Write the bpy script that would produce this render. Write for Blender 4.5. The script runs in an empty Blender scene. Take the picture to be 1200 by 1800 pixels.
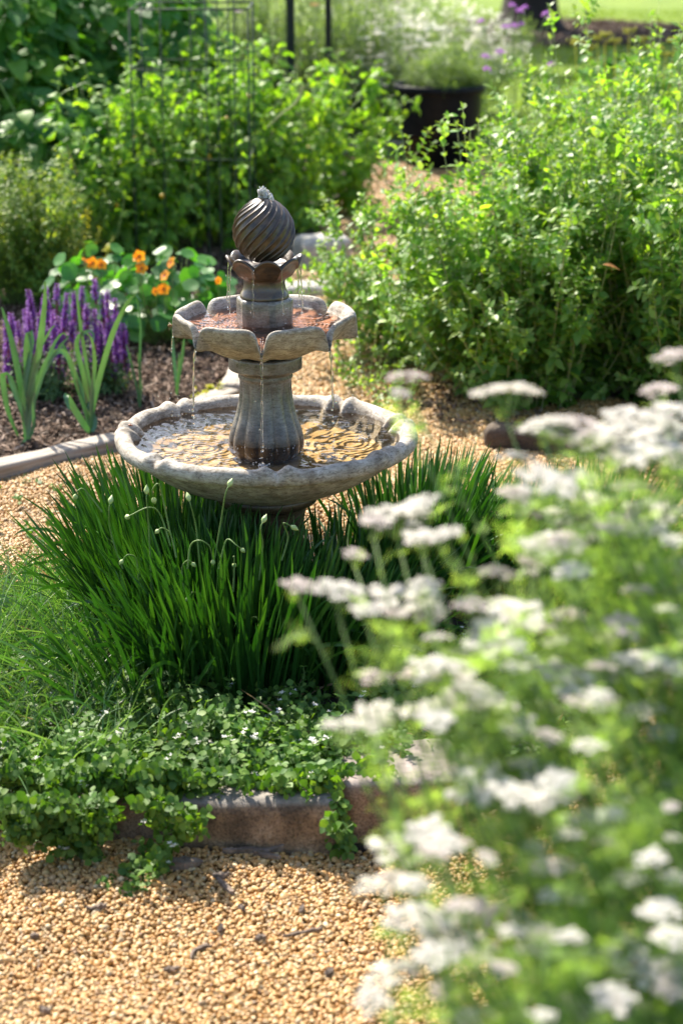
import bpy, math
import numpy as np
from mathutils import Vector, Matrix
S = bpy.context.scene
COL = S.collection
rad = math.radians

# ------------------------------------------------------------------ camera
CAMZ, PITCH, FPX = 1.68, rad(17.8), 3500.0
cd = bpy.data.cameras.new("camera")
cam = bpy.data.objects.new("camera", cd); COL.objects.link(cam); S.camera = cam
cam.location = (0, 0, CAMZ); cam.rotation_euler = (math.pi/2-PITCH, 0, 0)
cd.sensor_fit = 'VERTICAL'; cd.sensor_height = 36.0; cd.lens = 70.0
cd.clip_start = 0.05; cd.clip_end = 600
cd.dof.use_dof = True; cd.dof.focus_distance = 4.3; cd.dof.aperture_fstop = 3.9; cd.dof.aperture_blades = 0

# ------------------------------------------------------------------ world, sun, exposure
SUN_EL, SUN_AZ = rad(47), rad(-33)      # azimuth from +Y (away from the camera), negative = to the left
w = bpy.data.worlds.new("World"); S.world = w; w.use_nodes = True
nt = w.node_tree; bg = nt.nodes['Background']
sky = nt.nodes.new('ShaderNodeTexSky'); sky.sky_type = 'NISHITA'; sky.sun_disc = False
sky.sun_elevation = SUN_EL; sky.sun_rotation = SUN_AZ
sky.air_density = 1.0; sky.dust_density = 2.2; sky.ozone_density = 1.0
nt.links.new(sky.outputs[0], bg.inputs[0]); bg.inputs[1].default_value = 0.115
sd = bpy.data.lights.new("sun", 'SUN'); sd.energy = 5.0; sd.angle = rad(0.5); sd.color = (1.0, 0.92, 0.78)
sun = bpy.data.objects.new("sun", sd); COL.objects.link(sun)
sv = Vector((math.cos(SUN_EL)*math.sin(SUN_AZ), math.cos(SUN_EL)*math.cos(SUN_AZ), math.sin(SUN_EL)))
sun.rotation_euler = sv.to_track_quat('Z', 'Y').to_euler()
S.view_settings.view_transform = 'Standard'; S.view_settings.look = 'None'
S.view_settings.gamma = 1.0; S.view_settings.use_curve_mapping = False
S.view_settings.exposure = 1.42
cy = S.cycles
S.render.engine = 'CYCLES'
cy.max_bounces = 8; cy.diffuse_bounces = 4; cy.glossy_bounces = 3; cy.transmission_bounces = 6
cy.transparent_max_bounces = 12; cy.use_denoising = True; cy.caustics_reflective = False; cy.caustics_refractive = False
cy.sample_clamp_indirect = 6.0

# ------------------------------------------------------------------ helpers
def ray(px, py):
    c, s = math.cos(PITCH), math.sin(PITCH)
    return np.array([px-600.0, FPX*c+(900-py)*s, -FPX*s+(900-py)*c])
def P(px, py, z=0.0):
    r = ray(px, py); t = (z-CAMZ)/r[2]; return np.array([r[0]*t, r[1]*t, z])
def PD(px, py, Y):
    r = ray(px, py); t = Y/r[1]; return np.array([r[0]*t, Y, CAMZ+r[2]*t])
def RNG(s): return np.random.default_rng(s)
def unit(a): return a/np.maximum(np.linalg.norm(a, axis=-1, keepdims=True), 1e-9)

def link(o, parent=None):
    COL.objects.link(o)
    if parent is not None: o.parent = parent
    return o
def tag(o, label=None, cat=None, group=None, kind=None):
    if label: o['label'] = label
    if cat: o['category'] = cat
    if group: o['group'] = group
    if kind: o['kind'] = kind
    return o
def thing(name, label, cat, loc=(0, 0, 0), rz=0.0, group=None):
    o = bpy.data.objects.new(name, None); link(o); o.location = loc; o.rotation_euler = (0, 0, rz)
    o.empty_display_size = .05
    return tag(o, label, cat, group)
def copy_tree(o, parent=None):
    c = o.copy(); COL.objects.link(c); c.parent = parent
    for ch in list(o.children): copy_tree(ch, c)
    return c

class MB:
    def __init__(s): s.V = []; s.F = []; s.n = 0
    def add(s, V, F, mat=0, smooth=True):
        """F: list/array of equal-length faces, or list of such arrays."""
        V = np.asarray(V, float).reshape(-1, 3)
        Fs = F if isinstance(F, list) and len(F) and isinstance(F[0], np.ndarray) else [np.asarray(F)]
        for f in Fs:
            if len(f): s.F.append((np.asarray(f, np.int64)+s.n, mat, smooth))
        s.V.append(V); s.n += len(V)
    def merge(s, other, off=(0, 0, 0), scale=1.0, rz=0.0):
        c, sn = math.cos(rz), math.sin(rz)
        R = np.array([[c, -sn, 0], [sn, c, 0], [0, 0, 1]])
        for V in other.V: s.V.append((V*scale)@R.T+np.asarray(off))
        for f, m, sm in other.F: s.F.append((f+s.n, m, sm))
        s.n += other.n
    def mesh(s, name, mats):
        me = bpy.data.meshes.new(name)
        V = np.concatenate(s.V) if s.V else np.zeros((0, 3))
        li = np.concatenate([f.ravel() for f, _, _ in s.F]); 
        ln = np.concatenate([np.full(len(f), f.shape[1]) for f, _, _ in s.F])
        mi = np.concatenate([np.full(len(f), m) for f, m, _ in s.F])
        sm = np.concatenate([np.full(len(f), k) for f, _, k in s.F])
        me.vertices.add(len(V)); me.vertices.foreach_set('co', V.astype(np.float32).ravel())
        me.loops.add(len(li)); me.loops.foreach_set('vertex_index', li.astype(np.int32))
        me.polygons.add(len(ln))
        st = np.concatenate([[0], np.cumsum(ln)[:-1]])
        me.polygons.foreach_set('loop_start', st.astype(np.int32))
        me.polygons.foreach_set('material_index', mi.astype(np.int32))
        me.polygons.foreach_set('use_smooth', sm.astype(bool))
        for m in (mats if isinstance(mats, (list, tuple)) else [mats]): me.materials.append(m)
        me.update(calc_edges=True)
        return me
    def build(s, name, mats, parent=None, loc=(0, 0, 0), rz=0.0):
        o = bpy.data.objects.new(name, s.mesh(name, mats)); link(o, parent); o.location = loc
        o.rotation_euler = (0, 0, rz)
        return o

def inst(mb, T, pos, axes, scale, mat=0, smooth=True):
    """T=(V,[F arrays]); pos (N,3); axes (N,3,3) rows x,y,z; scale (N,) or (N,3)."""
    V, Fs = T; N = len(pos)
    if N == 0: return
    scale = np.asarray(scale, float)
    if scale.ndim == 0: scale = np.full(N, float(scale))
    if scale.ndim == 1: scale = np.repeat(scale[:, None], 3, 1)
    W = np.einsum('nvk,nkj->nvj', V[None]*scale[:, None, :], axes)+pos[:, None, :]
    off = (np.arange(N)*len(V))[:, None, None]
    mb.add(W.reshape(-1, 3), [(f[None]+off).reshape(-1, f.shape[1]) for f in Fs], mat, smooth)
def frames(d, hint):
    y = unit(d); x = unit(np.cross(y, hint)); z = np.cross(x, y)
    return np.stack([x, y, z], 1)
def rand_axes(rng, N):
    d = unit(rng.normal(size=(N, 3))); h = unit(rng.normal(size=(N, 3)))
    return frames(d, h)

def leafT(width=.5, fold=.25, curl=.25, n=3, peak=.4, wav=0.0, tip=1.0):
    ts = np.linspace(0, 1, n+1)
    def w(t):
        a = peak; q = (t/a) if t < a else (1-t)/(1-a)
        return width*.5*(math.sin(q*math.pi/2)**(.8 if t < a else tip))
    V = [(0, 0, 0)]
    for t in ts[1:-1]:
        z = -curl*t*t; x = w(t)
        V += [(-x, t, z+fold*x+wav*math.sin(9*t)), (0, t, z), (x, t, z+fold*x-wav*math.sin(9*t))]
    V.append((0, 1, -curl))
    V = np.array(V); m = n-1; tri = [(0, 2, 1), (0, 3, 2)]; q = []
    for i in range(m-1):
        a = 1+3*i; q += [(a, a+1, a+4, a+3), (a+1, a+2, a+5, a+4)]
    a = 1+3*(m-1); e = len(V)-1; tri += [(a, a+1, e), (a+1, a+2, e)]
    return V, ([np.array(tri)]+([np.array(q)] if q else []))

def ribbons(mb, C, W, hint, fold=.25, mat=0):
    """C (N,K,3) centre lines, W (N,K) widths, hint (N,3) or (N,K,3)."""
    N, K, _ = C.shape
    D = np.gradient(C, axis=1)
    H = hint if hint.ndim == 3 else np.repeat(hint[:, None], K, 1)
    sd_ = unit(np.cross(D, H)); nn = unit(np.cross(sd_, D))
    L = C-sd_*W[..., None]/2+nn*(W*fold)[..., None]/2; R = C+sd_*W[..., None]/2+nn*(W*fold)[..., None]/2
    V = np.stack([L, C, R], 2).reshape(N, K*3, 3)
    k = np.arange(K-1)*3
    q = np.concatenate([np.stack([k, k+1, k+4, k+3], 1), np.stack([k+1, k+2, k+5, k+4], 1)])
    F = (q[None]+(np.arange(N)*K*3)[:, None, None]).reshape(-1, 4)
    mb.add(V.reshape(-1, 3), F, mat)
def tubes(mb, C, R, sides=3, mat=0):
    """C (N,K,3), R (N,K) radii."""
    N, K, _ = C.shape
    D = unit(np.gradient(C, axis=1)); h = np.zeros_like(D); h[..., 0] = .31; h[..., 1] = .95
    a = unit(np.cross(D, h)); b = np.cross(D, a)
    ring = [C+(a*math.cos(2*math.pi*i/sides)+b*math.sin(2*math.pi*i/sides))*R[..., None] for i in range(sides)]
    V = np.stack(ring, 2).reshape(N, K*sides, 3); q = []
    for k in range(K-1):
        for i in range(sides):
            j = (i+1) % sides; q.append((k*sides+i, k*sides+j, (k+1)*sides+j, (k+1)*sides+i))
    q = np.array(q); F = (q[None]+(np.arange(N)*K*sides)[:, None, None]).reshape(-1, 4)
    mb.add(V.reshape(-1, 3), F, mat)
    cap = np.arange(sides)[None]+(np.arange(N)*K*sides)[:, None]
    mb.F.append((cap+(K-1)*sides+mb.n-len(V.reshape(-1, 3)), mat, True))
def grow(rng, p0, d0, L, K=8, up=.0, wob=.12):
    """polyline paths from p0 (N,3) along d0 with pull up (negative = droop)."""
    N = len(p0); C = np.zeros((N, K, 3)); C[:, 0] = p0; d = unit(d0)
    st = (np.asarray(L)/(K-1))[:, None] if np.ndim(L) else L/(K-1)
    for k in range(1, K):
        d = d+rng.normal(size=(N, 3))*wob/K*2; d[:, 2] += up/K; d = unit(d)
        C[:, k] = C[:, k-1]+d*st
    return C
def sample(C, t):
    """C (N,K,3); t (N,M) in 0..1 -> pos, dir (N,M,3)"""
    K = C.shape[1]; f = np.clip(t, 0, .9999)*(K-1); i = f.astype(int); u = (f-i)[..., None]
    n = np.arange(len(C))[:, None]
    a = C[n, i]; b = C[n, i+1]
    return a*(1-u)+b*u, unit(b-a)
def opposite_leaves(rng, mb, C, T, M, l0, l1, t0=.15, t1=1.0, elev=.5, mat=0, pairs=2, jit=.3, droop=0.0, wide=None):
    """pairs of leaves at M nodes, each node turned 90 degrees; leaf length from l0 (low) to l1 (top)."""
    N = len(C)
    t = np.linspace(t0, t1, M)[None]+rng.uniform(-.5, .5, (N, M))*(t1-t0)/M*.6
    t = np.clip(t, 0, 1); p, d = sample(C, t)
    a0 = rng.uniform(0, 2*math.pi, (N, 1))+np.arange(M)[None]*math.pi/2+rng.normal(size=(N, M))*.2
    h = np.zeros_like(d); h[..., 0] = 1.0; h[..., 1] = .1
    u = unit(np.cross(d, h)); v = np.cross(d, u)
    for k in range(pairs):
        a = a0+k*2*math.pi/pairs
        s = u*np.cos(a)[..., None]+v*np.sin(a)[..., None]
        e = elev+rng.normal(size=(N, M))*jit
        ld = s*np.cos(e)[..., None]+d*np.sin(e)[..., None]
        ld[..., 2] -= droop
        hint = d+rng.normal(size=d.shape)*.25+np.array([0, 0, .5])
        sc = (l0+(l1-l0)*t)*rng.uniform(.55, 1.35, (N, M))
        inst(mb, T, p.reshape(-1, 3), frames(ld.reshape(-1, 3), hint.reshape(-1, 3)), sc.ravel(), mat)

# ------------------------------------------------------------------ materials
def N_(nt, t, **k):
    n = nt.nodes.new(t)
    for a, b in k.items(): setattr(n, a, b)
    return n
def new_mat(name):
    m = bpy.data.materials.new(name); m.use_nodes = True; nt = m.node_tree
    for n in list(nt.nodes): nt.nodes.remove(n)
    out = N_(nt, 'ShaderNodeOutputMaterial'); return m, nt, out
def ramp(nt, fac, stops, interp='LINEAR'):
    r = N_(nt, 'ShaderNodeValToRGB'); r.color_ramp.interpolation = interp
    e = r.color_ramp.elements
    while len(e) > 1: e.remove(e[-1])
    e[0].position = stops[0][0]; e[0].color = (*stops[0][1], 1)
    for p_, c in stops[1:]:
        q = e.new(p_); q.color = (*c, 1)
    nt.links.new(fac, r.inputs[0]); return r.outputs[0]
def mixc(nt, fac, a, b, mode='MIX'):
    m = N_(nt, 'ShaderNodeMix', data_type='RGBA', blend_type=mode)
    if isinstance(fac, (int, float)): m.inputs[0].default_value = fac
    else: nt.links.new(fac, m.inputs[0])
    for i, c in ((6, a), (7, b)):
        if isinstance(c, tuple): m.inputs[i].default_value = (*c, 1)
        else: nt.links.new(c, m.inputs[i])
    return m.outputs[2]
def noise(nt, scale, detail=4, rough=.55, vec=None, dist=0.0):
    n = N_(nt, 'ShaderNodeTexNoise'); n.inputs['Scale'].default_value = scale
    n.inputs['Detail'].default_value = detail; n.inputs['Roughness'].default_value = rough
    n.inputs['Distortion'].default_value = dist
    if vec is not None: nt.links.new(vec, n.inputs['Vector'])
    return n.outputs[0]
def objcoord(nt): return N_(nt, 'ShaderNodeTexCoord').outputs['Object']
def mapped(nt, v, sc):
    m = N_(nt, 'ShaderNodeMapping'); m.inputs['Scale'].default_value = sc; nt.links.new(v, m.inputs[0]); return m.outputs[0]
def bump(nt, h, strength, dist=.01):
    b = N_(nt, 'ShaderNodeBump'); b.inputs['Strength'].default_value = strength; b.inputs['Distance'].default_value = dist
    nt.links.new(h, b.inputs['Height']); return b.outputs[0]

def leaf_mat(name, cols, trans=.45, tcol=None, rough=.42, spec=.5, clump=3.0, gain=1.0):
    """cols: 3 colours picked per leaf; thin leaves let backlight through."""
    m, nt, out = new_mat(name)
    g = N_(nt, 'ShaderNodeNewGeometry')
    cols = [tuple(min(v*gain, .85) for v in q) for q in cols]
    c = ramp(nt, g.outputs['Random Per Island'], [(0, cols[0]), (.5, cols[1]), (1, cols[2])])
    nz = noise(nt, clump, 2, vec=objcoord(nt))
    k = ramp(nt, nz, [(.3, (.72, .72, .72)), (.7, (1.25, 1.25, 1.25))])
    c = mixc(nt, 1.0, c, k, 'MULTIPLY')
    p = N_(nt, 'ShaderNodeBsdfPrincipled'); nt.links.new(c, p.inputs['Base Color'])
    p.inputs['Roughness'].default_value = rough; p.inputs['Specular IOR Level'].default_value = spec
    t = N_(nt, 'ShaderNodeBsdfTranslucent')
    if tcol is None: tcol = (2.0, 1.9, .6)
    nt.links.new(mixc(nt, 1.0, c, tcol, 'MULTIPLY'), t.inputs[0])
    mx = N_(nt, 'ShaderNodeMixShader'); mx.inputs[0].default_value = trans
    nt.links.new(p.outputs[0], mx.inputs[1]); nt.links.new(t.outputs[0], mx.inputs[2])
    nt.links.new(mx.outputs[0], out.inputs[0]); return m
def plain_mat(name, c1, c2, rough=.7, scale=20, bmp=.2, metal=0.0, bscale=None):
    m, nt, out = new_mat(name); v = objcoord(nt)
    p = N_(nt, 'ShaderNodeBsdfPrincipled')
    nz = noise(nt, scale, 5, vec=v)
    nt.links.new(ramp(nt, nz, [(.3, c1), (.7, c2)]), p.inputs['Base Color'])
    p.inputs['Roughness'].default_value = rough; p.inputs['Metallic'].default_value = metal
    if bmp: nt.links.new(bump(nt, noise(nt, bscale or scale*4, 4, vec=v), bmp), p.inputs['Normal'])
    nt.links.new(p.outputs[0], out.inputs[0]); return m
def island_mat(name, stops, rough=.6, spec=.4, bscale=300, bmp=.15, interp='LINEAR'):
    m, nt, out = new_mat(name); v = objcoord(nt)
    g = N_(nt, 'ShaderNodeNewGeometry')
    c = ramp(nt, g.outputs['Random Per Island'], stops, interp)
    k = ramp(nt, noise(nt, bscale*.5, 3, vec=v), [(.3, (.8, .78, .74)), (.7, (1.1, 1.1, 1.1))])
    p = N_(nt, 'ShaderNodeBsdfPrincipled'); nt.links.new(mixc(nt, 1.0, c, k, 'MULTIPLY'), p.inputs['Base Color'])
    p.inputs['Roughness'].default_value = rough; p.inputs['Specular IOR Level'].default_value = spec
    nt.links.new(bump(nt, noise(nt, bscale, 3, vec=v), bmp, .002), p.inputs['Normal'])
    nt.links.new(p.outputs[0], out.inputs[0]); return m
# ------------------------------------------------------------------ ground, path, beds
def sheet(name, poly, z, mat, label, kind='structure', zf=None):
    mb = MB(); V = np.array([(x, y, z) for x, y in poly]); mb.add(V, np.arange(len(V))[None])
    o = mb.build(name, mat); return tag(o, label, None, None, kind)
def ground_mat(name, stops, scale, bscale, bs=.5, rough=.95, fine=None):
    m, nt, out = new_mat(name); v = objcoord(nt)
    p = N_(nt, 'ShaderNodeBsdfPrincipled'); c = ramp(nt, noise(nt, scale, 6, .65, v), stops)
    if fine:
        f = ramp(nt, noise(nt, fine, 3, .7, v), [(.3, (.55, .55, .55)), (.7, (1.4, 1.4, 1.35))]); c = mixc(nt, 1.0, c, f, 'MULTIPLY')
    nt.links.new(c, p.inputs['Base Color']); p.inputs['Roughness'].default_value = rough
    nt.links.new(bump(nt, noise(nt, bscale, 5, .7, v), bs, .02), p.inputs['Normal'])
    nt.links.new(p.outputs[0], out.inputs[0]); return m
m_lawn = ground_mat('lawn', [(.3, (.09, .16, .008)), (.55, (.14, .22, .010)), (.75, (.20, .27, .014))], 1.4, 60, .8, fine=50)
m_soil = ground_mat('soil', [(.3, (.025, .016, .010)), (.6, (.06, .038, .024)), (.8, (.11, .075, .05))], 18, 90, 1.0)
m_gravel_base = ground_mat('gravel_base', [(.25, (.09, .05, .02)), (.5, (.19, .11, .045)), (.75, (.32, .20, .09))], 90, 160, 1.0)
sheet('ground', [(-120, -20), (120, -20), (120, 260), (-120, 260)], -.012, m_lawn, 'green lawn and bare ground around the garden beds')
EDGE_Y = P(660, 268)[1]
sheet('gravel_path', [(-3.2, .4), (3.2, .4), (3.2, EDGE_Y), (.1, EDGE_Y), (-.2, EDGE_Y), (-3.2, 8)], -.004, m_gravel_base, 'tan pea gravel path')
tA, tB, tC, tD = P(-120, 872), P(205, 782), P(402, 692), P(548, 432)
bed = [(-9, tA[1]-1.2), tuple(tA[:2]), tuple(tB[:2]), tuple(tC[:2]), tuple(tD[:2]), tuple(P(640, 300)[:2]), (-.4, 15), (-9, 15)]
sheet('mulch_bed', bed, .002, m_soil, 'dark soil under the brown mulch of the planting bed')
sheet('bush_bed', [(.27, 6.15), (.95, 5.85), (3.2, 5.6), (3.2, 9.6), (.35, 9.6), (.12, 7.6)], .002, m_soil, 'dark soil bed under the leafy bushes')

# fountain bed: low mound of soil
BC = np.array([-.12, 4.12]); BRX, BRY = .74, .92
def bed_h(x, y):
    q = ((x-BC[0])/BRX)**2+((y-BC[1])/BRY)**2
    return .055*np.clip(1.35*(1-q), 0, 1)**.5
def inbed(x, y): return ((x-BC[0])/BRX)**2+((y-BC[1])/BRY)**2 < 1
rr = np.linspace(0, 1, 14); th = np.linspace(0, 2*math.pi, 73)[:-1]
V = [(BC[0]+BRX*r*math.cos(a), BC[1]+BRY*r*math.sin(a)) for r in rr for a in th]; V = np.array(V)
V = np.c_[V, np.where(True, bed_h(V[:, 0], V[:, 1]), 0)]
rg = RNG(3); V[:, 2] += rg.normal(size=len(V))*.003; V[-72:, 2] = -.008
F = np.array([(i*72+j, i*72+(j+1) % 72, (i+1)*72+(j+1) % 72, (i+1)*72+j) for i in range(13) for j in range(72)])
mb = MB(); mb.add(V, F[:, ::-1]); tag(mb.build('fountain_bed_soil', m_soil), 'dark soil mound of the fountain bed', None, None, 'structure')
mr = [tuple((P(930, 55)[:2]+np.array([2.1*math.cos(a)*(1+.12*math.sin(3*a)), 2.0*math.sin(a)]))) for a in th]
sheet('tree_mulch_ring', mr, -.006, m_soil, 'brown mulch ring round the tree on the lawn')

# ------------------------------------------------------------------ pebbles
def icosphere(sub):
    import bmesh
    bm = bmesh.new(); bmesh.ops.create_icosphere(bm, subdivisions=sub, radius=1.0)
    V = np.array([v.co[:] for v in bm.verts]); F = np.array([[v.index for v in f.verts] for f in bm.faces]); bm.free(); return V, F
def pebbleT(rng, sub):
    V, F = icosphere(sub)
    d = np.zeros(len(V))
    for _ in range(3):
        k = unit(rng.normal(size=3)); d += .16*np.sin(V@k*rng.uniform(1.3, 2.6)+rng.uniform(0, 6))
    for _ in range(4):       # a few worn flats
        k = unit(rng.normal(size=3)); q = V@k-rng.uniform(.72, .9); d -= np.maximum(q, 0)*.75
    V = V*(1+d)[:, None]*np.array([1, rng.uniform(.68, .95), rng.uniform(.5, .78)])
    return V, [F]
PG = np.array([.70, .585, .385])
m_pebble = island_mat('pebble', [(a, tuple(float(v) for v in np.array(b)*PG)) for a, b in [(0, (.50, .31, .13)), (.15, (.66, .45, .22)), (.3, (.55, .38, .22)), (.42, (.74, .58, .36)), (.55, (.62, .44, .27)),
                                 (.66, (.58, .33, .12)), (.76, (.76, .66, .50)), (.85, (.40, .27, .18)), (.92, (.78, .74, .66)), (.97, (.33, .27, .23)), (1, (.60, .42, .2))]], .5, .45, 260, .15)
def ghz(x, y): return .006*np.sin(x*7.1+y*3.3)+.005*np.sin(x*-4.3+y*9.7+1)+.004*np.sin(17*x+5*y)+.003*np.sin(11*y-13*x)
def poly_in(x, y, poly):
    c = np.zeros(len(x), bool); n = len(poly)
    for i in range(n):
        x1, y1 = poly[i]; x2, y2 = poly[(i+1) % n]
        with np.errstate(divide='ignore', invalid='ignore'):
            k = ((y1 > y) != (y2 > y)) & (x < (x2-x1)*(y-y1)/(y2-y1+1e-12)+x1)
        c ^= k
    return c
def pebbles(name, seed, x0, x1, y0, y1, sp, size, sub, label, keep=None, lift=0.004, amp=1.0):
    rng = RNG(seed); nx, ny = int((x1-x0)/sp), int((y1-y0)/(sp*.87))
    gx, gy = np.meshgrid(np.arange(nx), np.arange(ny))
    x = x0+(gx+.5*(gy % 2))*sp; y = y0+gy*sp*.87
    x = x.ravel()+rng.normal(size=x.size)*sp*.3; y = y.ravel()+rng.normal(size=y.size)*sp*.3
    ok = ~inbed(x, y) & ~poly_in(x, y, bed)
    if keep is not None: ok &= keep(x, y)
    x, y = x[ok], y[ok]; z = ghz(x, y)*amp+.006+lift+rng.uniform(-.0022, .0030, len(x))
    Ts = [pebbleT(rng, sub) for _ in range(9)]; mb = MB(); pick = rng.integers(0, 9, len(x))
    for i, T in enumerate(Ts):
        k = pick == i; n = int(k.sum())
        ax = rand_axes(rng, n)
        flat = unit(np.array([0, 0, 1.0])+rng.normal(size=(n, 3))*.45)   # lie mostly flat
        ax = frames(unit(rng.normal(size=(n, 3))*np.array([1, 1, .3])), flat)
        inst(mb, T, np.c_[x, y, z][k], ax, size*rng.lognormal(0, .22, n))
    return tag(mb.build(name, m_pebble), label, None, None, 'stuff')
pebbles('gravel', 11, -.95, .95, 2.35, 3.75, .0074, .0051, 2, 'loose tan and amber pea gravel in front of the stone edging', keep=lambda x, y: np.abs(x) < .22*y+.03)
pebbles('gravel', 16, -.95, .95, 2.35, 3.75, .0105, .0058, 1, 'lower layer of tan pea gravel in front of the stone edging', keep=lambda x, y: np.abs(x) < .22*y+.03, lift=-.004)
pebbles('gravel', 12, -1.5, -.45, 3.7, 5.95, .0090, .0062, 1, 'tan pea gravel beside the timber edging and grass', keep=lambda x, y: x > -.2*y-.12)
pebbles('gravel', 13, .1, 1.35, 3.7, 6.4, .0098, .0068, 1, 'tan pea gravel path right of the fountain', keep=lambda x, y: x < .2*y+.15)
pebbles('gravel', 14, -.5, .62, 5.0, 8.4, .0115, .0078, 1, 'tan pea gravel path running behind the fountain', keep=lambda x, y: (x < .5) | (y < 6.2))
pebbles('gravel', 15, -.4, .9, 8.4, EDGE_Y-.05, .018, .011, 1, 'tan pea gravel of the far path by the pot', lift=.002)

# ------------------------------------------------------------------ mulch chips
m_chip = island_mat('mulch_chip', [(0, (.045, .026, .016)), (.35, (.10, .062, .042)), (.65, (.17, .115, .085)), (.88, (.26, .19, .15)), (1, (.36, .29, .24))], .85, .2, 120, .4)
def chips(name, seed, n, fx, label, size=.013, z=.008):
    rng = RNG(seed); p = fx(rng, n); n = len(p)
    V = np.array([(-1, -.35, -.12), (1, -.3, -.1), (1.1, .3, -.12), (-.9, .4, -.1), (-.95, -.3, .12), (.95, -.25, .14), (1, .25, .1), (-1, .35, .12)])
    F = np.array([(3, 2, 1, 0), (4, 5, 6, 7), (0, 1, 5, 4), (1, 2, 6, 5), (2, 3, 7, 6), (3, 0, 4, 7)])
    mb = MB(); ax = frames(unit(rng.normal(size=(n, 3))*np.array([1, 1, .25])), unit(np.array([0, 0, 1.])+rng.normal(size=(n, 3))*.45))
    sc = np.stack([size*rng.uniform(.35, 1.5, n), size*rng.uniform(.5, 1.1, n), size*rng.uniform(.4, 1.1, n)], 1)
    inst(mb, (V, [F]), np.c_[p, np.full(n, z)+rng.uniform(-.004, .012, n)], ax, sc, smooth=False)
    return tag(mb.build(name, m_chip), label, None, None, 'stuff')
def f_bed(rng, n):
    x = rng.uniform(-2.0, .15, n); y = rng.uniform(5.2, 9.2, n)
    k = poly_in(x, y, bed) & (x > -.2*y-.2); return np.c_[x, y][k]
chips('mulch', 21, 42000, f_bed, 'shredded brown bark mulch on the bed behind the timber edging')
def f_bush(rng, n):
    x = rng.uniform(.3, 1.9, n); y = rng.uniform(5.7, 7.4, n); k = (y > 6.25-.35*x); return np.c_[x, y][k]
chips('mulch', 22, 6000, f_bush, 'brown bark mulch under the leafy bushes')
def f_ring(rng, n):
    a = rng.uniform(0, 6.28, n); r = 2.0*np.sqrt(rng.uniform(0, 1, n)); c = P(930, 55); return np.c_[c[0]+r*np.cos(a), c[1]+r*np.sin(a)]
chips('mulch', 23, 5000, f_ring, 'dark bark mulch in a ring round the tree trunk', size=.035, z=.0)

def f_front(rng, n):
    x = rng.uniform(-.7, .7, n); y = rng.uniform(2.5, 3.22, n); return np.c_[x, y]
chips('bark_crumbs', 24, 420, f_front, 'small dark bark crumbs and grit among the front gravel', size=.0042, z=.020)
# ------------------------------------------------------------------ stones, timber
def rock(name, l, wd, h, seed, mat, label, cat, loc, rz=0.0, rough=.006, rnd=.012, group=None, n=26, tilt=0.0):
    rng = RNG(seed); mb = MB(); ks = [(unit(rng.normal(size=3)), rng.uniform(12, 90), rng.uniform(0, 6)) for _ in range(26)]
    nx, ny, nz = n, max(5, int(n*wd/l)), max(5, int(n*h/l)+3)
    def face(o, u, v, nu, nv):
        a, b = np.meshgrid(np.linspace(0, 1, nu), np.linspace(0, 1, nv), indexing='ij')
        Pn = o+a[..., None]*u+b[..., None]*v; Pn = Pn.reshape(-1, 3)
        q = np.array([(i*nv+j, (i+1)*nv+j, (i+1)*nv+j+1, i*nv+j+1) for i in range(nu-1) for j in range(nv-1)]); return Pn, q
    hx, hy, hz = l/2, wd/2, h/2
    A = [((-hx, -hy, hz), (l, 0, 0), (0, wd, 0), nx, ny), ((-hx, -hy, -hz), (l, 0, 0), (0, 0, h), nx, nz), ((hx, -hy, -hz), (0, wd, 0), (0, 0, h), ny, nz),
         ((hx, hy, -hz), (-l, 0, 0), (0, 0, h), nx, nz), ((-hx, hy, -hz), (0, -wd, 0), (0, 0, h), ny, nz)]
    for o, u, v, nu, nv in A:
        Vn, q = face(np.array(o), np.array(u), np.array(v), nu, nv)
        half = np.array([hx, hy, hz]); inner = np.clip(Vn, -(half-rnd), half-rnd); dlt = Vn-inner
        Vn = inner+unit(dlt)*np.minimum(np.linalg.norm(dlt, axis=1, keepdims=True), rnd)
        d = sum(np.sin(Vn@k*f+p)*(14/f) for k, f, p in ks)*rough/6
        Vn = Vn+unit(Vn/half)*d[:, None]
        Vn[:, 2] += hz+tilt*Vn[:, 0]
        mb.add(Vn, q)
    # weld the seams
    o = mb.build(name, mat, None, loc, rz)
    import bmesh
    bm = bmesh.new(); bm.from_mesh(o.data); bmesh.ops.remove_doubles(bm, verts=bm.verts, dist=1e-5); bm.to_mesh(o.data); bm.free()
    for p_ in o.data.polygons: p_.use_smooth = True
    return tag(o, label, cat, group)
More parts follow.
